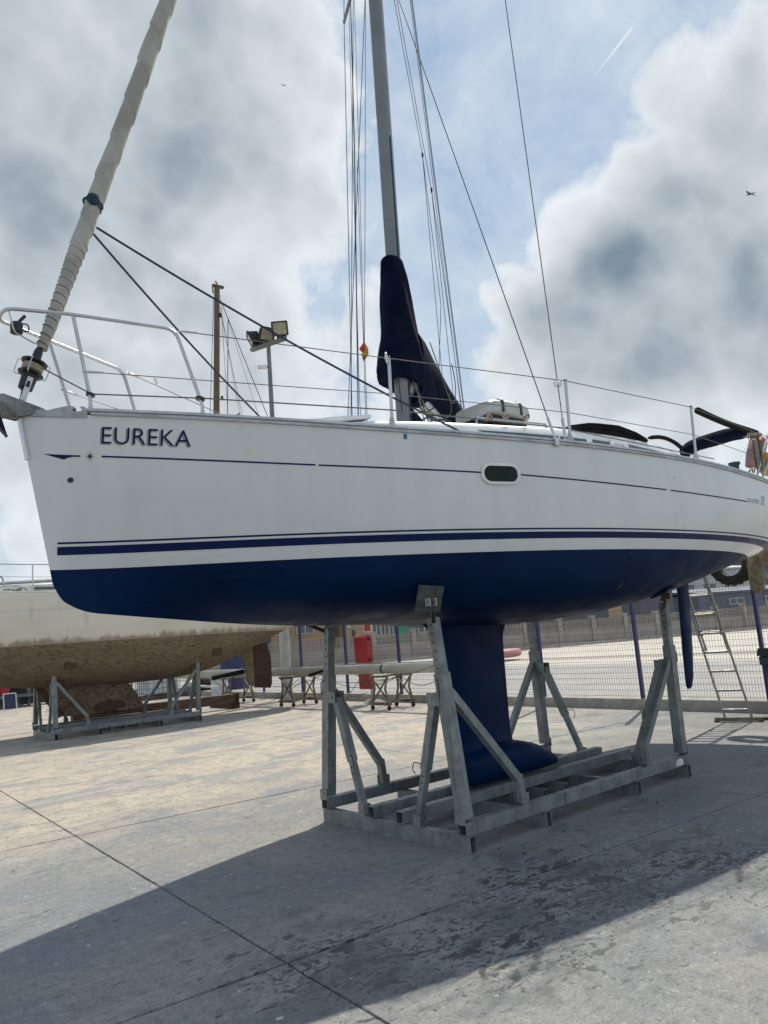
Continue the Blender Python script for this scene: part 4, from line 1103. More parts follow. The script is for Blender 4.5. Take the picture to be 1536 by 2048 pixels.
m = MB(); rows = []
for r, w in ((.19, -.075), (.21, -.085), (.28, -.09), (.315, -.075), (.322, -.03), (.322, .03), (.315, .075), (.28, .09), (.21, .085), (.19, .075), (.20, .0), (.19, -.075)):
    rows.append([tyc + np.array([w, r * math.cos(2 * math.pi * k / 36), r * math.sin(2 * math.pi * k / 36)]) for k in range(37)])
m.grid(np.array(rows)); tob = m.build('tread_ring', 'rubber', tyl, True)
m = MB()
for k in range(40):
    a = 2 * math.pi * k / 40; m.beam(tyc + np.array([-.06 if k % 2 else .06, .324 * math.cos(a), .324 * math.sin(a)]), tyc + np.array([0, .328 * math.cos(a + .06), .328 * math.sin(a + .06)]), .02, .012, (0, math.cos(a), math.sin(a)))
m.build('tread_blocks', 'rubber', tyl); MB().tube([tyc + np.array([0, 0, .19]), tyc + np.array([-.12, -.02, .42]), (6.55, .86, 2.74)], .01).build('hanging_rope', 'ropegrey', tyl, True)
def fender(px0, px1, X, r, mat, label):
    a, b = onX(*px0, X), onX(*px1, X); e = thing('fender', label, 'fender', b, 'fenders hanging off the stern'); d = unit(b - a); L = np.linalg.norm(b - a)
    MB().lathe([(r * .35, 0), (r * .8, .05), (r, .14), (r, L - .16), (r * .85, L - .06), (r * .45, L - .01), (.01, L)], a, d, 16).build('body', mat, e, True)
    MB().tube([a - d * .0, a - d * .12], .014, 8).build('eye', 'rubber', e, True); MB().tube([a - d * .1, a - d * .25 + np.array([-.2, 0, .25])], .008).build('hanging_rope', 'ropegrey', e, True)
fender((1507, 1106), (1517, 1186), 6.95, .105, 'fendercloth', 'olive cloth covered fender hanging beside the tyre at the stern')
fender((1524, 1040), (1546, 1128), 6.85, .15, 'fendertan', 'tan fender highest at the stern, at the right edge')

# ------------------------------------------------------------------ cradles
def make_cradle(label):
    e = thing('boat_cradle', label, 'boat cradle', (0, 0, 0), 'galvanised steel boat cradles')
    W, hs = 1.8, .1226
    for i, x in enumerate((0, .882, 2.204, 3.108)):
        m = MB().beam((x + .0325, 0, hs / 2), (x + .0325, W, hs / 2), .065, hs, (0, 0, 1), .006); m.build('sill', 'galv', e, bevel=.003)
    for x in (1.25, 1.55, 1.86):
        MB().beam((x + .03, .55, .065), (x + .03, 1.30, .065), .05, .105, (0, 0, 1), .006).build('short_sill', 'galv', e)
    for y, x1 in ((.055, 3.185), (.745, 3.245), (1.10, 3.245), (1.745, 3.185)):
        z0 = hs + .001; m = MB().beam((-.02, y, z0 + .046), (x1, y, z0 + .046), .085, .092, (0, 0, 1), .006); m.build('rail', 'galv', e, bevel=.004)
    zr = hs + .094
    for ix, (x, sx) in enumerate(((.03, 1), (3.125, -1))):
        for iy, (y0, sy) in enumerate(((.06, 1), (1.74, -1))):
            lean = .115 if ix == 0 else -.02
            b = np.array([x, y0, zr]); t = np.array([x, y0 + sy * lean, 1.285]); d = unit(t - b)
            MB().box((x - .055 if sx > 0 else x + .055, y0, zr + .03), (.008, .1, .09)).build('post_bracket', 'galv', e)
            MB().lathe([(.012, 0), (.012, .009)], (x - sx * .059, y0, zr + .045), (-sx, 0, 0), 6).build('bolt', 'galvpale', e)
            p = MB().beam(b + d * .02, t, .092, .092, (sx, 0, 0), .005).build('post', 'galv', e, bevel=.005)
            tt = b + d * (1.715 - zr); MB().beam(t - d * .1, tt, .074, .074, (sx, 0, 0), .005).build('inner_tube', 'galv', p, bevel=.004)
            ml = MB()
            for k in range(6):
                c = t + d * (.035 + .066 * k)
                for n_ in (np.array([-1., 0, 0]), np.array([1., 0, 0])):
                    ml.lathe([(.009, 0), (.009, .0015)], c + n_ * .0371, n_, 10)
            ml.build('pin_hole_discs', 'black', p)  # black discs on the tube, painting the dark inside of uncut holes
            # screw jack and pad against the hull
            hq = hull_hit(853, 1184) if ix == 0 else hull_hit(1326, 1183); hp_ = hull_pt(hq[0], hq[2], 0.); nrm = unit(hull_pt(hq[0], hq[2], .05) - hp_)
            if sy < 0: hp_ = mir(hp_); nrm = nrm * np.array([1, -1, 1])
            npd = unit(nrm * .55 + np.array([-.30 if ix == 0 else 0, -.6 * sy, 0])) if ix == 0 else nrm; pc = hp_ + nrm * (.012 if ix else .07)
            dn, ay, ax = MB().frame(nrm, (1, 0, 0))
            MB().beam(pc - npd * .008, pc + npd * .008, .20, .20, (.12, 0, 1) if ix == 0 else (1, 0, 0)).build('pad', 'paddark' if ix == 0 else 'navy', p, bevel=.004)
            MB().tube([tt - d * .05, tt * .4 + (pc + nrm * .05) * .6, pc + nrm * .03], .017, 10).build('screw_jack', 'blackmetal' if ix == 0 else 'rust', p, True)
            MB().lathe([(.03, -.012), (.03, .012)], tt + d * .03, d, 6).build('jack_nut', 'blackmetal', p)
            for s_ in (-.03, .03): MB().box(pc + nrm * .035 + np.array([s_, 0, 0]), (.012, .05, .06)).build('pad_lug', 'galvpale' if ix == 0 else 'rust', p)
            MB().tube(bevel_tube_path([t + np.array([-sx * .06, 0, -.04]), t + np.array([-sx * .075, sy * -.03, -.06]), t + np.array([-sx * .075, sy * -.03, -.17])], .02), .005, 6).build('locking_pin', 'blackmetal', p, True)
            # brace along the rail, with its bent foot
            a0 = b + d * .93 + np.array([sx * .045, 0, 0]); a1 = np.array([x + sx * .62, y0 + sy * 0, .41]); a2 = np.array([x + sx * .645, y0, zr + .012])
            MB().beam(a0, a1, .062, .062, (0, 1, 0), .004).beam(a1 + np.array([0, 0, .035]), a2, .060, .060, (0, 1, 0), .004).build('brace', 'galv', e, bevel=.004)
            for s_ in (-1, 1): MB().box(a2 + np.array([0, s_ * .036, .032]), (.09, .006, .085)).build('brace_bracket', 'galv', e); MB().lathe([(.011, 0), (.011, .008)], a2 + np.array([0, s_ * .039, .045]), (0, s_, 0), 6).build('bolt', 'galvpale', e)
            # brace across to the sill, telescopic
            c0 = b + d * .87 + np.array([0, sy * .12, 0]); c1 = np.array([x, y0 + sy * .50, hs + .05]); cm = c0 * .42 + c1 * .58
            q_ = MB().beam(c0, cm, .068, .068, (1, 0, 0), .004).build('cross_brace', 'galv', e, bevel=.004)
            MB().beam(cm - (c1 - c0) * .05, c1, .054, .054, (1, 0, 0), .004).build('sliding_leg', 'galv', q_, bevel=.003)
            m = MB(); cd_ = unit(c1 - c0)
            for k in range(3):
                for n_ in (-1, 1): m.lathe([(.008, 0), (.008, .0015)], cm + cd_ * (.05 + .055 * k) + np.array([n_ * .0272, 0, 0]), (n_, 0, 0), 10)
            m.build('pin_hole_discs', 'black', q_)  # no holes cut: hole darkness painted as black discs on the leg
            for s_ in (-1, 1): MB().box(b + d * .88 + np.array([s_ * .05, sy * .09, 0]), (.008, .13, .10)).build('hinge_plate', 'galv', q_); MB().lathe([(.012, 0), (.012, .009)], b + d * .88 + np.array([s_ * .054, sy * .11, 0]), (s_, 0, 0), 6).build('bolt', 'galvpale', q_); MB().lathe([(.010, 0), (.010, .008)], c1 + np.array([s_ * .037, 0, 0]), (s_, 0, 0), 6).build('bolt', 'galvpale', q_); MB().box(c1 + np.array([s_ * .034, 0, -.008]), (.006, .08, .10)).build('foot_plate', 'galv', q_)
            MB().tube(bevel_tube_path([cm + np.array([-sx * .05, 0, .05]), cm + np.array([-sx * .06, sy * .07, .06]), cm + np.array([-sx * .06, sy * .09, .0]), cm + np.array([-sx * .05, sy * .07, -.03])], .02), .004, 6).build('locking_pin', 'blackmetal', q_, True)
    return e


cr = make_cradle('grey galvanised steel cradle under the white yacht with the blue keel')
MB().prism([(2.93, .0105, .135), (3.05, .0105, .135), (3.065, .0105, .16), (3.05, .0105, .195), (3.0, .0105, .198), (2.95, .0105, .192), (2.925, .0105, .165)], (0, -.001, 0)).build('paint_patch', 'white', cr, label='white paint blot on the near rail')
MB().box((1.0, 1.70, .2185), (.5, .02, .003)).build('paint_smear', 'red', cr, label='red paint smear on the far rail')
CA2 = math.radians(-3.44); O2 = np.array([1.088, 12.579, 0])
cr2 = copy_tree(cr); cr2.location = tuple(O2); cr2.rotation_euler = (0, 0, CA2)
cr2['label'] = 'grey galvanised steel cradle under the old boat with the fouled brown bottom'
for ch in list(cr2.children):
    if ch.name.startswith('paint'): bpy.data.objects.remove(ch)
for ch in list(cr2.children):
    if ch.name.startswith('post') and not ch.name.startswith('post_br'):
        for g_ in list(ch.children):
            if not g_.name.startswith(('inner', 'pin')): bpy.data.objects.remove(g_)
            else:
                g_.scale = (1, 1, 1)

# ------------------------------------------------------------------ the old boat behind
ca2, sa2 = math.cos(CA2), math.sin(CA2)
def W2(x, y, z): return np.array([O2[0] + x * ca2 - y * sa2, O2[1] + x * sa2 + y * ca2, z])
old = thing('old_sailboat', 'old dirty cream sailboat with fouled brown underwater hull, ashore on a cradle', 'sailboat', W2(1.5, .9, .3))
XB2, XT2, WL2 = -4.6, 6.9, 1.93
u2 = np.linspace(0, 1, 70)
b2 = spline([0, .1, .25, .4, .55, .7, .85, 1], [0.02, .55, 1.15, 1.52, 1.62, 1.5, 1.15, .55], u2)
zk2 = spline([0, .06, .2, .36, .46, .6, .73, .80, .90, 1], [2.5, 1.9, 1.36, 1.08, .98, .97, 1.12, 1.40, 1.86, 2.25], u2)
zs2 = spline([0, .25, .5, .75, 1], [3.25, 3.02, 2.93, 2.95, 3.05], u2)
def old_row(i, v0, v1, n):
    out = []
    for v in np.linspace(v0, v1, n):
        c1, c2, c3 = 3 * v * (1 - v)**2, 3 * v * v * (1 - v), v**3
        y = b2[i] * (c1 * .62 + c2 * 1.02 + c3); z = zk2[i] + (zs2[i] - zk2[i]) * (c1 * .06 + c2 * .36 + c3)
        out.append((XB2 + u2[i] * (XT2 - XB2) + (.5 * (3.2 - z) if u2[i] < .2 else 0) * (1 - u2[i] * 5 if u2[i] < .2 else 0), y, z))
    return np.array(out)
def old_v(i, z0):
    r = old_row(i, 0, 1, 80)[:, 2]
    return float(np.interp(z0, r, np.linspace(0, 1, 80))) if r[0] < z0 else 0.0
for nm, mt, lo, hi in (('fouled_bottom', 'foul', None, WL2), ('topsides', 'oldhull', WL2, None)):
    m = MB()
    for sd in (-1, 1):
        P = np.array([[W2(p[0], .9 + sd * p[1], p[2]) for p in old_row(i, 0 if lo is None else old_v(i, lo), 1 if hi is None else old_v(i, hi), 14)] for i in range(70)])
        m.grid(P, sd > 0)
    m.build(nm, mt, old, True)
m = MB(); dr = []
for i in range(70):
    x = XB2 + u2[i] * (XT2 - XB2) ; dr.append([W2(x + (.5 * (3.2 - zs2[i]) * (1 - u2[i] * 5) if u2[i] < .2 else 0), .9 + b2[i] * t, zs2[i] + .05 * (1 - t * t)) for t in np.linspace(-1, 1, 7)])
m.grid(np.array(dr)); m.build('deck', 'oldwhite', old, True)
for sd in (-1, 1):
    m = MB(); m.tube([W2(XB2 + .3 + u * (XT2 - XB2 - .3), .9 + sd * float(np.interp(u, u2, b2)), float(np.interp(u, u2, zs2)) + .01) for u in np.linspace(.02, 1, 40)], .022, 6); m.build('gunwale', 'oldwhite', old, True)
    m = MB(); rows = []
    for u in np.linspace(.1, .97, 40):
        i = int(u * 69); v = old_v(i, 2.62); p = old_row(i, v, v, 1)[0]; rows.append([W2(p[0], .9 + sd * (p[1] + .004), p[2] - .008), W2(p[0], .9 + sd * (p[1] + .006), p[2] + .008)])
    m.grid(np.array(rows)); m.build('moulded_line', 'oldwhite', old)
# old keel with ragged growth, skeg, rudder
m = MB(); rows = []
for z, x0, x1, th in ((1.25, -.55, 1.75, .22), (1.0, -.12, 1.80, .20), (.75, .08, 1.98, .20), (.55, .24, 2.10, .21), (.40, .34, 2.19, .21), (.385, .5, 2.1, .15)):
    row = []
    for k in range(40):
        t = k / 40; s_ = 1 if t < .5 else -1; q_ = (t * 2) if t < .5 else (2 - t * 2)
        row.append(W2(x0 + (x1 - x0) * q_, .9 + s_ * th * min(1, 3 * q_, 3.2 * (1 - q_) + .08) + (rng.random() - .5) * .03, z + (rng.random() - .5) * .02))
    row.append(row[0]); rows.append(row)
m.grid(np.array(rows)); m.add(rows[-1][:40], [tuple(range(40))]); ok_ = m.build('keel', 'foulkeel', old, True)
MB().beam(W2(-.10, .9, 1.05), W2(.36, .9, .42), .10, .14).build('leading_edge', 'rust', ok_)
MB().blob(W2(1.35, .69, .52), (.34, .03, .12), jit=.3).build('bare_patch', 'rust', ok_, True)
m = MB(); m.prism([W2(4.66, .87, 1.45), W2(4.66, .87, 1.9), W2(5.0, .87, 1.9), W2(5.0, .87, .58), W2(4.86, .87, .62)], unit(W2(0, 1, 0) - W2(0, 0, 0)) * .06); m.build('skeg', 'foul', old)
m = MB(); m.prism([W2(5.01, .875, 1.60), W2(5.01, .875, .55), W2(5.45, .875, .50), W2(5.50, .875, .62), W2(5.50, .875, 1.3), W2(5.40, .875, 1.62)], unit(W2(0, 1, 0) - W2(0, 0, 0)) * .05); m.build('rudder', 'rust', old)
MB().box(W2(5.2, .9, 1.62), (.5, .05, .03)).build('rudder_cap', 'postblue', old)
for x, z in ((.26, 1.5), (3.54, 1.53)):
    i = int((x - XB2) / (XT2 - XB2) * 69); v = old_v(i, z); p = old_row(i, v, v, 1)[0]
    MB().box(W2(x, .9 - p[1] - .02, z), (.22, .03, .2)).build('support_pad', 'rust', old); MB().tube([W2(x if x > 1 else .05, .2, 1.3 if x < 1 else 1.35), W2(x, .9 - p[1] - .03, z)], .025, 8).build('pad_screw', 'rust', old, True)
# cabin, windows, deck gear
m = MB(); rows = []
for x, w, zt in ((-2.6, .3, 3.06), (-2.2, .6, 3.14), (-1.0, .85, 3.17), (0, .95, 3.21), (1.5, 1.0, 3.28), (3.0, .95, 3.32), (3.4, .9, 3.1)):
    zs = 2.94; rows.append([W2(x, .9 - w * 1.05, zs), W2(x, .9 - w, zt - .03), W2(x, .9 - w * .94, zt), W2(x, .9, zt + .06), W2(x, .9 + w * .94, zt), W2(x, .9 + w, zt - .03), W2(x, .9 + w * 1.05, zs)])
m.grid(np.array(rows)); m.add(rows[0], [tuple(range(7))]); m.add(rows[-1], [tuple(range(7))]); ocab = m.build('cabin', 'oldwhite', old, True)
for x in (-.35, .9): MB().box(W2(x + .25, -.075, 3.09), (.6, .02, .05), CA2).build('cabin_window', 'acrylic', ocab)
for x in (-1.5, 1.2):
    i = int((x - XB2) / (XT2 - XB2) * 69); v = old_v(i, 2.87); p = old_row(i, v, v, 1)[0]
    MB().box(W2(x, .9 - p[1] - .003, 2.87), (.85, .02, .06), CA2).build('hull_window', 'acrylic', old); MB().box(W2(x, .9 - p[1] - .001, 2.87), (.92, .018, .10), CA2).build('window_frame', 'galvpale', old)
MB().tube([W2(-1.25, .1, 3.21), W2(.8, .1, 3.30)], .035, 8, 1.4).build('spinnaker_pole', 'galvpale', old, True)
for x in (-.9, .1): MB().box(W2(x, .1, 3.19), (.08, .06, .06)).build('pole_chock', 'oldwhite', old)
for k in range(9): MB().torus(W2(-1.0 + .045 * k, -.28 + .02 * (k % 3), 3.0 + .012 * (k % 4)), (.3 * math.sin(k), .3, 1 - .1 * k), .06 + .02 * (k % 3), .009, 14, 6).build('coiled_line', 'ropebeige' if k % 2 else 'ropegrey', old, True)
for x in (-2.4, -.52, 1.6, 3.8, 5.6):
    u = (x - XB2) / (XT2 - XB2); b = W2(x, .9 - float(np.interp(u, u2, b2)) + .06, float(np.interp(u, u2, zs2))); MB().tube([b, b + np.array([0, 0, .58])], .013, 6).build('stanchion', 'stainless', old, True)
for dz in (.57, .32):
    MB().tube([W2(x, .9 - float(np.interp((x - XB2) / (XT2 - XB2), u2, b2)) + .06, float(np.interp((x - XB2) / (XT2 - XB2), u2, zs2)) + dz) for x in (-4.2, -2.4, -.52, 1.6, 3.8, 5.6, 6.6)], .008 if dz > .5 else .004, 6).build('lifeline', 'wire', old, True)
MB().tube(curve([W2(-.92, .2, 3.22), W2(-.95, .2, 3.34), W2(-1.05, .2, 3.42)], 8), .012, 6).build('whip_aerial', 'blackmetal', old, True)
# mizzen mast with its stays
mz = np.array(onY(433, 830, 14.0)); mzb = np.array([mz[0] - .02, 14.0, 2.98]); mzt = onY(434, 575, 14.0)
mm = MB().tube([mzb, mz, mzt], [.088, .086, .078], 12).build('mizzen_mast', 'woodmast', old, True, 'brown varnished mizzen mast with thin stays')
MB().box(mzt + np.array([.02, -.02, .03]), (.34, .10, .07)).build('masthead_cap', 'woodmast', mm, bevel=.01)
MB().tube([mzt, mzt + np.array([0, 0, .14]), mzt + np.array([-.06, 0, .18])], .02, 6).build('masthead_light', 'black', mm, True); MB().tube([mzt + np.array([-.14, 0, -.02]), mzt + np.array([-.13, 0, -.2])], .02, 6).build('masthead_block', 'black', mm, True)
for z in (.62, .33, .9): MB().box(mzb + (mzt - mzb) * z + np.array([.03, -.1, 0]), (.05, .05, .12)).build('mast_fitting', 'blackmetal', mm)
for a, b, r in (((441, 590), (456, 832), .006), ((456, 637), (455, 832), .012), ((441, 600), (456, 637), .012), ((441, 615), (479, 826), .006), ((441, 625), (484, 828), .006), ((427, 600), (421, 800), .008), ((456, 640), (516, 828), .005)):
    p0, p1 = onY(*a, 14.0), onY(*b, 14.05); p2 = p1 + (p1 - p0) * ((p1[2] - 3.0) / max(p0[2] - p1[2], .1)) * .98
    MB().tube([p0, p1, p2], r, 5).build('stay', 'wire', mm, True)
MB().tube([onY(434, 848, 14.0), onY(480, 827, 14.0)], .02, 6).build('mizzen_boom_end', 'blackmetal', mm, True)

# ------------------------------------------------------------------ fence on its kerb
def FX(y): return 8.09 + .033 * (y - 2)
fa0, fa1 = np.array([FX(-8), -8., 0]), np.array([FX(34), 34., 0]); FD = unit(fa1 - fa0)
kb = MB(); kb.beam(fa0 + np.array([.06, 0, .075]), fa1 + np.array([.06, 0, .075]), .34, .21); kb = kb.build('kerb', 'kerbconc', bevel=.015)
tag(kb, 'low concrete kerb wall carrying the wire fence', 'kerb wall')
fe = thing('wire_fence', 'wire mesh fence with blue posts on the low kerb wall', 'fence', (FX(1.3), 1.3, .18))
FH = 2.75
def fpt(y, z): return np.array([FX(y), y, z])
ys = [1.3 + 2.2 * k for k in range(-4, 15)]
pmesh = MB().beam((0, 0, -.02), (0, 0, FH), .055, .055, (1, 0, 0)).mesh('post', 'postblue')
wm = MB()
for k in range(44): wm.tube([(.0, .025 + k * .05, .0), (0, .025 + k * .05, FH - .2)], .0028, 3)
for k in range(26): wm.tube([(.004, 0, .02 + k * .1), (.004, 2.2, .02 + k * .1)], .0028, 3)
wmesh = wm.mesh('wire_mesh', 'meshwire')
for i, y in enumerate(ys):
    p = bpy.data.objects.new('post', pmesh); COL.objects.link(p); p.parent = fe; p.location = Vector(tuple(fpt(y, .18))) - fe.location
    if i < len(ys) - 1:
        w = bpy.data.objects.new('wire_mesh', wmesh); COL.objects.link(w); w.parent = fe; w.location = Vector(tuple(fpt(y, .20) + np.array([-.035, 0, 0]))) - fe.location
        w.rotation_euler = (0, 0, -math.atan(.033)); w['kind'] = 'stuff'

# ------------------------------------------------------------------ unstepped spar on trestles
sp_ = thing('unstepped_mast', 'long beige unstepped mast lying along the fence on trestles', 'mast', (7.2, 13, .74))
S0, S1 = np.array([7.15, 7.35, .875]), np.array([7.1, 20.5, .84])
rows = [[S0 + (S1 - S0) * t + np.array([.075 * math.cos(2 * math.pi * k / 18), 0, .115 * math.sin(2 * math.pi * k / 18)]) for k in range(19)] for t in np.linspace(0, 1, 12)]
m = MB().grid(np.array(rows)); m.add(rows[0][:18], [tuple(range(18))]); m.add(rows[-1][:18], [tuple(range(18))]); spo = m.build('spar', 'sparbeige', sp_, True)
MB().beam(S0 + np.array([.0, 0, .118]), S1 + np.array([0, 0, .118]), .025, .015).build('sail_track', 'galv', spo)
tq = onX(764, 1334, 7.1); MB().torus((7.14, tq[1], .868), (0, 1, 0), .10, .012, 20, 6, 1.5).build('tie_rope', 'ropeteal', sp_, True)
MB().beam(onX(425, 1357, 7.0), onX(486, 1343, 7.0), .1, .12).build('spreader', 'blackcloth', sp_, bevel=.02)
MB().beam(onX(650, 1340, 7.0), onX(618, 1351, 7.0), .08, .06).build('spreader', 'blackcloth', sp_, bevel=.02)
for (a, b, dr) in (((615, 1352), (870, 1330), .25), ((640, 1348), (800, 1350), .3), ((545, 1372), (640, 1352), .1), ((600, 1356), (520, 1400), .1), ((700, 1345), (800, 1352), .12), ((730, 1345), (690, 1400), .0), ((735, 1375), (800, 1350), .0),
                   ((480, 1420), (608, 1357), .25), ((800, 1350), (900, 1330), .3), ((540, 1390), (600, 1402), .05), ((660, 1405), (735, 1385), .0), ((712, 1345), (740, 1372), .05), ((560, 1350), (598, 1400), .0), ((425, 1358), (460, 1390), .0), ((470, 1345), (525, 1400), .0)):
    p0, p1 = onX(*a, 7.0), onX(*b, 7.0); p0[2] = max(p0[2], .02); p1[2] = max(p1[2], .02)
    pts = [np.array([q_[0], q_[1], max(q_[2], .015)]) for q_ in sag(p0, p1, dr, 16)]
    MB().tube(pts, .007, 5).build('rigging_wire', 'ropegrey' if dr < .2 else 'wire', sp_, True)


def trestle(y, label, hgt=.75):
    e = thing('mast_trestle', label, 'trestle', (7.15, y, 0), 'wheeled trestles under the lying mast'); X0, X1 = 6.85, 7.55
    for x in (X0, X1):
        MB().tube([(x, y - .28, .14), (x, y - .18, hgt * .6), (x + .03, y - .24, hgt - .03)], .025, 8).build('leg', 'trestle', e, True); MB().tube([(x, y + .28, .14), (x, y + .18, hgt * .6), (x + .03, y + .24, hgt - .03)], .025, 8).build('leg', 'trestle', e, True)
        MB().beam((x, y - .34, .14), (x, y + .34, .14), .06, .07).build('foot_bar', 'trestle', e)
        MB().beam((x, y - .26, .2), (x, y + .24, hgt - .05), .03, .03).build('diagonal', 'trestle', e); MB().beam((x + .032, y + .26, .2), (x + .032, y - .24, hgt - .05), .03, .03).build('diagonal', 'trestle', e)
        MB().beam((x, y - .3, hgt - .03), (x, y + .3, hgt - .03), .05, .05).build('top_bar', 'trestle', e)
        for s_ in (-1, 1):
            w = MB().lathe([(.02, -.018), (.048, -.016), (.05, 0), (.048, .016), (.02, .018)], (x, y + s_ * .28, .05), (0, 1, 0), 14).build('caster', 'rubber', e, True); MB().box((x, y + s_ * .28, .09), (.03, .05, .06)).build('caster_fork', 'rust', w)
    for z in (.14, hgt - .03): MB().beam((X0, y, z + .001), (X1, y, z + .001), .05, .04).build('cross_bar', 'trestle', e)
ty = [onZ(795, 1412)[1], onZ(616, 1408)[1], onZ(520, 1402)[1]]
trestle(ty[0] - .3, 'wheeled trestle under the lying mast, just left of the big blue keel'); trestle(ty[1], 'wheeled trestle under the lying mast between the red cabinet and the white pole'); trestle(ty[2] + .2, 'wheeled trestle under the lying mast next to the rusty rudder')

# ------------------------------------------------------------------ red fire cabinet, floodlight pole
fc_ = onZ(733, 1402); fx, fy = 7.78, fc_[1] - .75
fc = thing('fire_cabinet', 'red fire hose cabinet on a grey post beside the fence', 'fire cabinet', (fx, fy, 0))
MB().tube([(fx + .08, fy - .1, 0), (fx + .08, fy - .1, 1.72)], .045, 12).build('post', 'poleconc', fc, True)
m = MB(); m.prism([(fx - .18, fy - .42, 0), (fx + .3, fy - .42, 0), (fx + .16, fy - .28, .10), (fx - .02, fy - .28, .10)], (0, .36, 0)); m.build('base', 'kerbconc', fc)
m = MB(); m.prism([(fx - .16, fy - .30, .98), (fx + .02, fy - .30, .98), (fx + .02, fy - .30, 1.60), (fx - .07, fy - .30, 1.66), (fx - .16, fy - .30, 1.60)], (0, .50, 0)); cabn = m.build('cabinet', 'red', fc, bevel=.012)
for y, z in ((.12, 1.50), (.12, 1.06)): MB().lathe([(.024, 0), (.024, .012)], (fx - .161, fy + y - .05, z), (-1, 0, 0), 12).build('latch', 'black', cabn)
for z in (1.55, 1.06): MB().box((fx - .1, fy - .318, z), (.05, .035, .07)).build('hinge', 'black', cabn)
m = MB(); m.prism([(fx - .12, fy - .26, .36), (fx + .0, fy - .26, .36), (fx + .0, fy - .26, .965), (fx - .12, fy - .26, .965)], (0, .42, 0)); m.build('lower_cabinet', 'red', fc, bevel=.02)
MB().box((fx + .07, fy - .1, 1.82), (.02, .3, .22)).build('sign', 'white', fc); MB().box((fx + .058, fy - .1, 1.82), (.004, .24, .16)).build('sign_panel', 'signred', fc)

lp0 = onZ(575, 1400); lt = onY(528.5, 690, lp0[1])
lp = thing('floodlight_pole', 'tall pole with three floodlights and a small camera above the white hull', 'light pole', lp0)
top = np.array([lp0[0], lp0[1], lt[2]])
MB().tube([lp0 * np.array([1, 1, 0]), np.array([lp0[0], lp0[1], 4.0]), np.array([lp0[0], lp0[1], 4.01])], [.155, .12, .09], 16).build('lower_pole', 'poleconc', lp, True)
MB().tube([np.array([lp0[0], lp0[1], 4.0]), top], [.085, .062], 14).build('upper_pole', 'polegrey', lp, True)
b0, b1 = onZ(496, 697, top[2] + .05), onZ(565, 673, top[2] + .05); bm0 = (b0 + b1) / 2; b0 += top + np.array([0, 0, .05]) - bm0 ; b1 += top + np.array([0, 0, .05]) - bm0
MB().beam(b0, b1, .12, .10).build('cross_bar', 'polegrey', lp)
for t, az, px in ((.12, 150, 0), (.41, 190, 0), (.87, 215, 0)):
    c = b0 * (1 - t) + b1 * t + np.array([0, 0, .36]); f_ = unit(np.array([math.cos(math.radians(az)), math.sin(math.radians(az)), -.45])) if t < .3 else unit(np.array([CAM[0] - c[0], CAM[1] - c[1], 0]) / 20 + np.array([(.55 if t < .6 else -.15), (-.2 if t < .6 else .1), -.42]))
    d, a, u_ = MB().frame(f_, (0, 0, 1)); m = MB()
    fr = [c + a * x + u_ * z + f_ * .16 for x, z in ((-.23, -.2), (.23, -.2), (.23, .2), (-.23, .2))]; bk = [c + a * x + u_ * z - f_ * .14 for x, z in ((-.14, -.14), (.14, -.14), (.14, .12), (-.14, .12))]
    m.add(fr + bk, [(3, 2, 1, 0), (4, 5, 6, 7)] + [(i, (i + 1) % 4, (i + 1) % 4 + 4, i + 4) for i in range(4)]); fo = m.build('floodlight', 'blackmetal', lp)
    m = MB()
    for i in range(4): m.beam(fr[i] + f_ * .005, fr[(i + 1) % 4] + f_ * .005, .04, .05, tuple(f_))
    m.build('rim', 'blackmetal', fo); MB().add([p * .88 + (sum(fr) / 4) * .12 + f_ * .012 for p in fr], [(0, 1, 2, 3)]).build('glass', 'lampglass', fo)
    MB().box(c - u_ * .24 - f_ * .05, (.22, .22, .12)).build('gear_box', 'blackmetal', fo); MB().beam(c - np.array([0, 0, .34]), c - u_ * .15, .05, .05).build('bracket', 'polegrey', fo)
cz = onY(531, 733, lp0[1]); cz = np.array([lp0[0], lp0[1], cz[2]]); cm_ = MB().beam(cz + np.array([-.1, .02, 0]), cz + np.array([-.38, .06, -.04]), .11, .11).build('camera', 'white', lp, bevel=.01)
MB().beam(cz, cz + np.array([-.12, .02, 0]), .05, .05).build('camera_bracket', 'polegrey', lp)

# ------------------------------------------------------------------ ladder
LA, LB = np.array([6.93, 1.47, .05]), np.array([7.045, 1.135, .05]); TA, TB = onX(1371, 1190, 6.74), onX(1415, 1167, 6.8)
dl = unit((TA - LA) + (TB - LB)); Ll = 2.95; pa, pb = LA, LB
ld = thing('ladder', 'aluminium extension ladder leaning on the stern of the yacht', 'ladder', (LA + LB) / 2 * np.array([1, 1, 0]))
wd = unit(LB - LA); nl = unit(np.cross(dl, wd)); nl = nl if nl[0] < 0 else -nl
for p in (LA, LB): MB().beam(p, p + dl * Ll, .024, .062, tuple(nl), .003).build('stile', 'ladderalu', ld)
for k in range(10): MB().tube([LA + dl * (.12 + .28 * k), LB + dl * (.12 + .28 * k)], .016, 8).build('rung', 'ladderalu', ld, True)
of = -nl * .066; iA, iB = LA + wd * .03, LB - wd * .03
for p in (iA, iB): MB().beam(p + of + dl * .98, p + of + dl * (Ll + .25), .022, .056, tuple(nl), .003).build('upper_stile', 'ladderalu', ld)
for k in range(7): MB().tube([iA + of + dl * (.135 + .28 * (k + 4)), iB + of + dl * (.135 + .28 * (k + 4))], .016, 8).build('rung', 'ladderalu', ld, True)
for p in (iA, iB): MB().box(p + of + dl * 1.24, (.05, .05, .07)).build('ladder_hook', 'blackmetal', ld)
MB().beam(LA - wd * .14 + np.array([0, 0, -.012]), LB + wd * .14 + np.array([0, 0, -.012]), .075, .05).build('stabiliser_bar', 'trestle', ld)
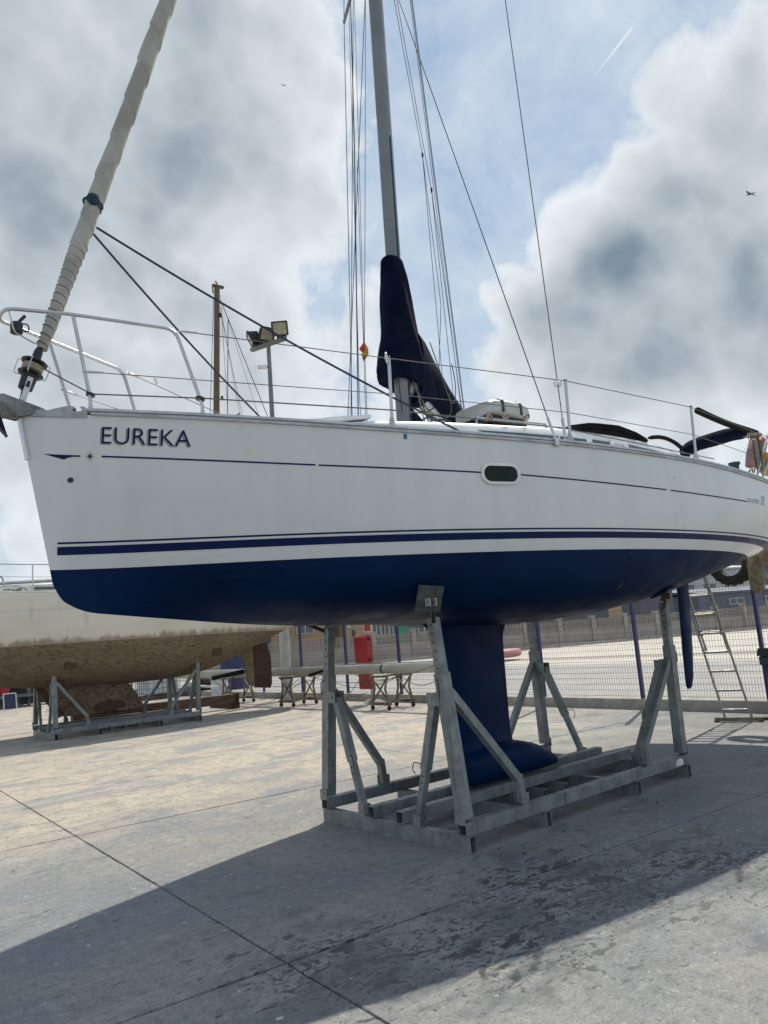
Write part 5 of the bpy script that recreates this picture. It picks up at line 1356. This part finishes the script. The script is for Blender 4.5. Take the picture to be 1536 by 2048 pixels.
for p in (LA - wd * .12, LB + wd * .12): MB().box(p + np.array([0, 0, -.042]), (.07, .05, .015)).build('rubber_foot', 'rubber', ld)

# ------------------------------------------------------------------ bin and plank at the right
bx, by = 7.15, .53
bn_ = thing('wheelie_bin', 'dark blue grey plastic wheelie bin at the right edge by the kerb', 'bin', (bx, by, 0))
m = MB(); P = []
for z, w, d_ in ((.10, .19, .21), (.80, .25, .29), (.80, .29, .33), (.92, .29, .33)):
    P.append([(bx - d_, by - w, z), (bx + d_, by - w, z), (bx + d_, by + w, z), (bx - d_, by + w, z), (bx - d_, by - w, z)])
m.grid(np.array(P)); m.add(P[0][:4], [(0, 1, 2, 3)]); m.add(P[-1][:4], [(0, 1, 2, 3)]); m.build('body', 'binblue', bn_, bevel=.015)
m = MB(); m.prism([(bx - .35, by - .31, .925), (bx + .34, by - .31, .925), (bx + .30, by - .31, 1.0), (bx - .28, by - .31, 1.035)], (0, .62, 0)); m.build('lid', 'binblue', bn_, bevel=.015); MB().tube([(bx + .36, by - .25, .95), (bx + .36, by + .25, .95)], .018, 8).build('handle', 'binblue', bn_, True)
for s_ in (-1, 1): MB().lathe([(.03, -.025), (.10, -.02), (.10, .02), (.03, .025)], (bx + .2, by + s_ * .2, .1), (0, 1, 0), 18).build('wheel', 'rubber', bn_, True)
pk = onZ(1512, 1437, .02); m = MB().beam(pk, pk + np.array([.45, -.9, 0]), .09, .04); tag(m.build('plank', 'timber', bevel=.004), 'weathered wooden plank lying at the foot of the kerb near the ladder', 'plank')

# ------------------------------------------------------------------ clutter behind the old boat
def at2(px, py): return onZ(px, py, 0.0)
tbm = thing('timber_baulk', 'heavy brown timber baulk on a sill behind the old rudder', 'timber', W2(5.2, 2.6, 0))
e0 = onZ(482, 1416); MB().beam(e0 + np.array([-.1, .15, .26]), e0 + np.array([-4.2, .5, .26]), .22, .24).build('baulk', 'timber', tbm, bevel=.01)
MB().beam(e0 + np.array([-.1, 0, .07]), e0 + np.array([-.1, 1.4, .07]), .14, .14).build('sill', 'rust', tbm); MB().beam(e0 + np.array([-3.4, 0, .07]), e0 + np.array([-3.4, 1.4, .07]), .14, .14).build('sill', 'timber', tbm)
MB().box(e0 + np.array([-.08, .13, .26]), (.08, .26, .28)).build('end_plate', 'rust', tbm)
MB().beam(onZ(400, 1372, .39), onZ(436, 1374, .39), .1, .06).build('packing_board', 'oldwhite', tbm)

ibp = onZ(316, 1397); ib = thing('ibc_tank', 'white plastic liquid tank in a wire cage behind the old boat', 'tank', ibp)
MB().box(ibp + np.array([0, 0, .66]), (1.12, .95, .98), .1).build('bottle', 'ibc', ib, bevel=.06)
m = MB().box(ibp + np.array([0, 0, .07]), (1.2, 1.0, .12), .1); m.build('pallet', 'timber', ib)
m = MB(); ca_, sa_ = math.cos(.1), math.sin(.1)
def ic(x, y, z): return ibp + np.array([x * ca_ - y * sa_, x * sa_ + y * ca_, z])
for z in np.linspace(.18, 1.17, 6): m.tube([ic(-.59, -.5, z), ic(.59, -.5, z), ic(.59, .5, z), ic(-.59, .5, z), ic(-.59, -.5, z)], .009, 5)
for t in np.linspace(-1, 1, 8):
    for s_ in (-1, 1): m.tube([ic(.59 * t, s_ * .5, .14), ic(.59 * t, s_ * .5, 1.17)], .009, 5); m.tube([ic(s_ * .59, .5 * t, .14), ic(s_ * .59, .5 * t, 1.17)], .009, 5)
m.build('cage', 'galv', ib, True)
tyb = onZ(408, 1391)
for k in range(3):
    e = thing('tyre_casing', ('lowest old tyre of the stack beside the white tank', 'middle old tyre of the stack beside the white tank', 'top old tyre of the stack beside the white tank')[k], 'tyre', tyb + np.array([.02 * k, 0, .2 * k]), 'stacked old tyres')
    c = tyb + np.array([.03 * k, .02 * k, .1 + .2 * k]); MB().lathe([(.17, -.09), (.29, -.095), (.33, -.06), (.34, 0), (.33, .06), (.29, .095), (.17, .09), (.2, 0), (.17, -.09)], c, (0, 0, 1), 28).build('tread', 'rubber', e, True)
    m = MB()
    for q_ in range(24):
        a = 2 * math.pi * q_ / 24; m.box(c + np.array([.337 * math.cos(a), .337 * math.sin(a), 0]), (.02, .04, .1), a)
    m.build('tread_blocks', 'rubber', e)
wb = onZ(440, 1394); we = thing('fuel_drum', 'pale grey dented drum between the tyres and the rudder', 'drum', wb)
MB().lathe([(.27, 0), (.285, .02), (.28, .05), (.28, .27), (.292, .285), (.28, .3), (.28, .56), (.292, .575), (.28, .59), (.28, .84), (.287, .87), (.26, .87)], wb, (0, 0, 1), 26).build('body', 'ibc', we, True); MB().lathe([(.03, 0), (.03, .02)], wb + np.array([.12, 0, .87]), (0, 0, 1), 10).build('bung', 'galv', we)
# blue container tank behind rudder opening
bt = onZ(470, 1378); be = thing('blue_tank', 'blue plastic water tank seen below the old hull', 'tank', bt)
MB().lathe([(.5, 0), (.55, .05), (.55, .4), (.57, .45), (.55, .5), (.55, 1.1), (.45, 1.3), (.2, 1.36)], bt, (0, 0, 1), 26).build('body', 'postblue', be, True); MB().lathe([(.2, 1.36), (.21, 1.42), (.05, 1.44)], bt, (0, 0, 1), 18).build('lid', 'blackmetal', be, True)
for i, px in enumerate((372, 388)):
    pt = onZ(px, 1390); e = thing('rubble_sack', ('left limp white sack of scrap behind the old keel', 'right limp grey sack of scrap behind the old keel')[i], 'sack', pt, 'sacks of scrap')
    MB().blob(pt + np.array([0, 0, .2]), (.42, .36, .24), 16, 10, .18).build('sack', 'ibc' if i == 0 else 'benchgrey', e, True); MB().blob(pt + np.array([.1, -.1, .42]), (.12, .1, .09), 10, 8, .3).build('knot', 'ibc' if i == 0 else 'benchgrey', e, True)

shp = onZ(8, 1419); sh_ = thing('store_shelter', 'dark open lean-to store full of gear at the far left', 'shelter', shp + np.array([0, 2.2, 0]))
B_ = shp + np.array([-.2, 1.0, 0])
MB().box(B_ + np.array([-1.0, 3.0, 1.5]), (8.5, .12, 3.0)).build('back_wall', 'darkshed', sh_)
MB().box(B_ + np.array([-1.0, 1.4, 3.05]), (8.7, 3.4, .12)).build('roof', 'darkshed', sh_)
for x in (-5.2, -1.9, 1.3, 3.2): MB().box(B_ + np.array([x, -.1, 1.5]), (.12, .12, 3.0)).build('post', 'benchgrey', sh_)
for z in (.95, 1.7): MB().box(B_ + np.array([-1.0, 2.5, z]), (8.2, .8, .05)).build('shelf', 'timber', sh_)
for k in range(14):
    x = -4.6 + k * .56; s_ = .18 + .14 * rng.random(); MB().box(B_ + np.array([x, 2.4 + .2 * rng.random(), .98 + s_ / 2 if k % 2 else 1.73 + s_ / 2]), (s_ * 1.2, s_, s_), rng.random()).build('stored_crate', ('benchgrey', 'timber', 'boardblue', 'ropebeige')[k % 4], sh_, bevel=.02)
bq = onZ(50, 1413); bch = thing('work_bench', 'long low grey concrete bench in front of the dark shelter', 'bench', bq)
MB().box(bq + np.array([-.3, .4, .40]), (3.6, .7, .10)).build('top', 'benchgrey', bch, bevel=.01)
for x in (-1.8, -.3, 1.2): MB().box(bq + np.array([x, .42, .175]), (.25, .55, .35)).build('support', 'benchgrey', bch)
MB().box(bq + np.array([-.3, .62, .2]), (3.3, .08, .3)).build('back_panel', 'benchgrey', bch)
bk_ = bq + np.array([-1.15, .35, .45]); e = thing('bucket', 'teal plastic bucket standing on the grey bench', 'bucket', bk_)
MB().lathe([(.15, 0), (.2, .36), (.215, .37), (.215, .40), (.19, .40), (.14, .02)], bk_, (0, 0, 1), 20).build('pail', 'teal', e, True); MB().tube([bk_ + np.array([.21 * math.cos(a), 0, .38 + .12 * math.sin(a)]) for a in np.linspace(0, math.pi, 12)], .006, 5).build('handle', 'wire', e, True)
rk_ = bq + np.array([-.62, .35, .45]); e = thing('fuel_can', 'red plastic fuel can beside the teal bucket', 'fuel can', rk_)
m = MB(); m.prism([rk_ + np.array(q_) for q_ in ((-.16, -.08, 0), (.16, -.08, 0), (.16, -.08, .34), (.02, -.08, .42), (-.16, -.08, .36))], (0, .16, 0)); m.build('body', 'redplastic', e, bevel=.02); MB().lathe([(.03, 0), (.03, .06)], rk_ + np.array([-.1, 0, .36]), (0, 0, 1), 12).build('cap', 'black', e)
sb = onZ(20, 1421); e = thing('framed_board', 'navy blue board in a white frame leaning on the bench', 'board', sb)
dxb = unit(onZ(33, 1418) - onZ(8, 1421)); P0 = onZ(8, 1421); P1 = onZ(33, 1418); up = np.array([.0, .12, .55])
MB().prism([P0, P1, P1 + up, P0 + up], (0, .03, 0)).build('panel', 'boardblue', e)
m = MB()
for a, b in ((P0, P1), (P1, P1 + up), (P1 + up, P0 + up), (P0 + up, P0)): m.beam(a + np.array([0, -.01, .01]), b + np.array([0, -.01, .01]), .03, .05, (0, 1, 0))
m.build('frame', 'white', e)

# ------------------------------------------------------------------ beyond the fence: wall, sheds
w0, w1 = onZ(395, 1352), onZ(1640, 1243); WD = unit(w1 - w0); WLn = np.linalg.norm(w1 - w0); WN = np.array([-WD[1], WD[0], 0])
if WN @ CF < 0: WN = -WN
wall = thing('boundary_wall', 'long tan boundary wall with pillars and pierced block top', 'wall', w0)
bay = 2.9; nb = int(WLn / bay)
pilm = MB().box((0, 0, .9), (.34, .40, 1.9)).box((0, 0, 1.88), (.42, .48, .08)).mesh('pillar', 'walltan')
panm = MB().box((bay / 2, 0, .44), (bay - .34, .2, 1.0)).box((bay / 2, 0, .96), (bay - .34, .26, .06)).mesh('plain_panel', 'walltan')
lm = MB()
for r in range(3):
    for c in range(9):
        x0 = .19 + c * .28; z0 = 1.0 + r * .215
        lm.box((x0 + .14, 0, z0 + .015), (.28, .16, .03)); lm.box((x0 + .015, 0, z0 + .1075), (.03, .15, .155)); lm.box((x0 + .14, 0, z0 + .11), (.06, .14, .16)); lm.box((x0 + .14, 0, z0 + .11), (.2, .13, .04))
lm.box((bay / 2, 0, 1.665), (bay - .36, .2, .05)); latm = lm.mesh('pierced_blocks', 'walltan')
ang = math.atan2(WD[1], WD[0])
for k in range(nb):
    for nm, me in (('pillar', pilm), ('plain_panel', panm), ('pierced_blocks', latm)):
        ob = bpy.data.objects.new(nm, me); COL.objects.link(ob); ob.parent = wall; ob.location = tuple(WD * bay * k); ob.rotation_euler = (0, 0, ang)
kb2 = MB().beam(w0 - WN * 1.9 + np.array([0, 0, -.04]), w1 - WN * 1.9 + np.array([0, 0, -.04]), .25, .16).build('far_kerb', 'kerbconc'); tag(kb2, 'pale far kerb running along the foot of the tan boundary wall', 'kerb')


def shed(name, label, pxl, pxr, depth, base_to_top, mat, roofmat, deep=14, wins=(), doors=(), pitch=.0, cat='warehouse'):
    """a building behind the wall; pixels give the left and right direction, depth its distance behind the wall"""
    def hitw(px):
        d = ray(px, 1270.0 - .0762 * (px - 768)); o_ = w0 + WN * depth; k = ((o_ - CAM) @ WN) / (d @ WN); p = CAM + d * k; return np.array([p[0], p[1], 0])
    a, b = hitw(pxl), hitw(pxr); L = np.linalg.norm(b - a); H = base_to_top; e = thing(name, label, cat, a)
    c = (a + b) / 2 + WN * deep / 2
    MB().box(c + np.array([0, 0, H / 2 - .1]), (L, deep, H + .2), ang).build('walls', mat, e)
    m = MB(); r = [a - WD * .3 - WN * .4 + np.array([0, 0, H]), b + WD * .3 - WN * .4 + np.array([0, 0, H]), b + WD * .3 + WN * (deep / 2) + np.array([0, 0, H + pitch]), a - WD * .3 + WN * (deep / 2) + np.array([0, 0, H + pitch]), b + WD * .3 + WN * (deep + .4) + np.array([0, 0, H]), a - WD * .3 + WN * (deep + .4) + np.array([0, 0, H])]
    m.add(r + [p + np.array([0, 0, .22]) for p in r], [(0, 1, 2, 3), (3, 2, 4, 5), (9, 8, 7, 6), (11, 10, 8, 9), (0, 6, 7, 1), (4, 10, 11, 5), (1, 7, 8, 2), (2, 8, 10, 4), (0, 3, 9, 6), (3, 5, 11, 9)]); m.build('roof', roofmat, e)
    for (t0, t1, z0, z1) in wins:
        p, q_ = a + WD * L * t0 - WN * .06, a + WD * L * t1 - WN * .06
        w = MB().prism([p + np.array([0, 0, z0]), q_ + np.array([0, 0, z0]), q_ + np.array([0, 0, z1]), p + np.array([0, 0, z1])], WN * .05).build('window', 'winfar', e)
        m = MB(); mid = (p + q_) / 2
        for s0, s1 in ((p + [0, 0, z0], q_ + [0, 0, z0]), (p + [0, 0, z1], q_ + [0, 0, z1]), (p + [0, 0, z0], p + [0, 0, z1]), (q_ + [0, 0, z0], q_ + [0, 0, z1]), (mid + [0, 0, z0], mid + [0, 0, z1])): m.beam(np.array(s0) - WN * .03, np.array(s1) - WN * .03, .09, .08)
        m.build('frame', 'roofpale', w)
    for (t0, t1, z1, mt) in doors:
        p, q_ = a + WD * L * t0 - WN * .05, a + WD * L * t1 - WN * .05
        MB().prism([p, q_, q_ + np.array([0, 0, z1]), p + np.array([0, 0, z1])], WN * .04).build('door', mt, e)
    return e


shed('ochre_house', 'ochre walled building with dark windows far left under the yacht hull', 440, 652, 9, 5.2, 'ochre', 'roofpale', 12, [(.52, .62, 2.2, 3.0), (.72, .88, 2.2, 3.0), (.2, .34, 2.2, 3.0)], [(.4, .47, 2.2, 'darkshed')], 1.2, 'building')
shed('grey_shed', 'plain grey ribbed shed between the ochre buildings', 654, 688, 11, 4.8, 'warepale', 'roofpale', 12, [(.3, .7, 3.0, 3.8)], [], 1.0)
shed('ochre_shed', 'small ochre shed with red lettering board behind the red cabinet', 690, 738, 8, 4.5, 'ochre', 'roofpale', 10, [(.12, .22, 2.4, 3.2)], [(.3, .42, 2.2, 'darkshed')], .8)
shed('glazed_workshop', 'grey workshop with glazed front and bright green doors', 742, 892, 9, 4.8, 'benchgrey', 'roofpale', 14, [(.02, .12, 1.6, 2.9), (.13, .23, 1.6, 2.9), (.24, .33, 1.6, 2.9), (.62, .78, 1.6, 2.9)], [(.36, .50, 3.0, 'greendoor'), (.53, .60, 3.0, 'greendoor')], 1.0)
shed('purple_warehouse', 'long low dark purple grey warehouse behind the tan wall', 1000, 1350, 22, 4.6, 'warepurple', 'warepale', 26, [(.12, .2, 2.3, 3.2), (.3, .38, 2.3, 3.2)], [(.6, .68, 3.2, 'ochre')], 1.4)
shed('pale_warehouse', 'pale grey warehouse with a shallow roof right of the ladder', 1352, 1520, 70, 9.5, 'warepale', 'roofpale', 40, [(.1, .25, 5.5, 6.8), (.35, .5, 5.5, 6.8), (.6, .75, 5.5, 6.8)], [(.82, .92, 5.0, 'wareblue')], 2.5)
shed('blue_warehouse', 'low slate blue shed behind the wall at the right edge', 1400, 1680, 26, 3.6, 'wareblue', 'wareblue', 18, [(.2, .3, 2.2, 2.9), (.45, .55, 2.2, 2.9)], [(.7, .78, 2.6, 'roofpale')], .8)
shed('distant_warehouse', 'widest dark warehouse farthest away on the right horizon', 1240, 1700, 130, 15.5, 'warepurple', 'wareblue', 40, [(.3, .36, 10, 12), (.45, .51, 10, 12), (.6, .66, 10, 12)], [(.75, .8, 8, 'warepale')], 2.0)
em = MB(); 
for k in range(24): em.blob(w0 + WD * (38 + k * 1.4) + WN * (44 + 3 * math.sin(k * 2)) + np.array([0, 0, .2]), (1.8, 2.5, 2.6 + .9 * math.sin(k * 1.3)), 12, 8, .2)
eo = em.build('earth_bank', 'earth', None, True); struct(eo)
# letters board on the ochre shed, pink boat on the road
cb = onZ(1004, 1316); e = thing('pink_dinghy', 'small pink inflatable boat lying beyond the fence right of the keel', 'dinghy', cb)
L_ = 1.15; pts = [cb + np.array([math.cos(a) * L_ * (1.0 if abs(a) < 1.6 else .9), math.sin(a) * .5, .22]) for a in np.linspace(-math.pi, math.pi, 30)]
MB().tube(pts, .21, 10).build('tube_hull', 'pinkboat', e, True); MB().box(cb + np.array([0, 0, .1]), (1.8, .7, .06)).build('floor', 'pinkboat', e); MB().box(cb + np.array([-.2, 0, .42]), (.3, .8, .08)).build('seat', 'white', e, bevel=.02)

# ------------------------------------------------------------------ gulls
def gull(px, py, dist, span, label):
    c = CAM + unit(ray(px, py)) * dist; e = thing('gull', label, 'gull', c, 'gulls in the sky'); k = span / 1.2
    R_, U_, Fw = CR, CU, CF
    hd = unit(R_ * -.55 + Fw * .8 + U_ * .0); wg = unit(np.cross(hd, (0, 0, 1)))
    MB().tube([c + hd * q_ * k for q_ in (-.28, -.2, -.05, .1, .2, .26, .31)], [.01 * k, .045 * k, .075 * k, .07 * k, .045 * k, .035 * k, .008 * k], 10).build('body', 'gullwhite', e, True)
    for s_ in (-1, 1):
        rt = c + wg * s_ * .05 * k; mid = rt + wg * s_ * .26 * k + np.array([0, 0, .11 * k]) + hd * .05 * k; tip = rt + wg * s_ * .56 * k + np.array([0, 0, .02 * k]) - hd * .08 * k
        m = MB(); m.add([rt + hd * .09 * k, rt - hd * .09 * k, mid + hd * .07 * k, mid - hd * .08 * k, tip + hd * .01 * k, tip - hd * .03 * k], [(0, 1, 3, 2), (2, 3, 5, 4)])
        m.add([p + (0, 0, .012 * k) for p in (rt + hd * .09 * k, rt - hd * .09 * k, mid + hd * .07 * k, mid - hd * .08 * k, tip + hd * .01 * k, tip - hd * .03 * k)], [(2, 3, 1, 0), (4, 5, 3, 2)]); m.build('wing', 'gullwhite', e)
    m = MB(); m.prism([c - hd * .25 * k + wg * .03 * k, c - hd * .25 * k - wg * .03 * k, c - hd * .4 * k - wg * .06 * k, c - hd * .4 * k + wg * .06 * k], (0, 0, .01 * k)); m.build('tail', 'gullwhite', e)
gull(1500, 388, 68, 1.2, 'large dark gull gliding in front of the grey cloud at the upper right'); gull(567, 171, 150, 1.1, 'tiny far gull against the bright cloud left of the mast')
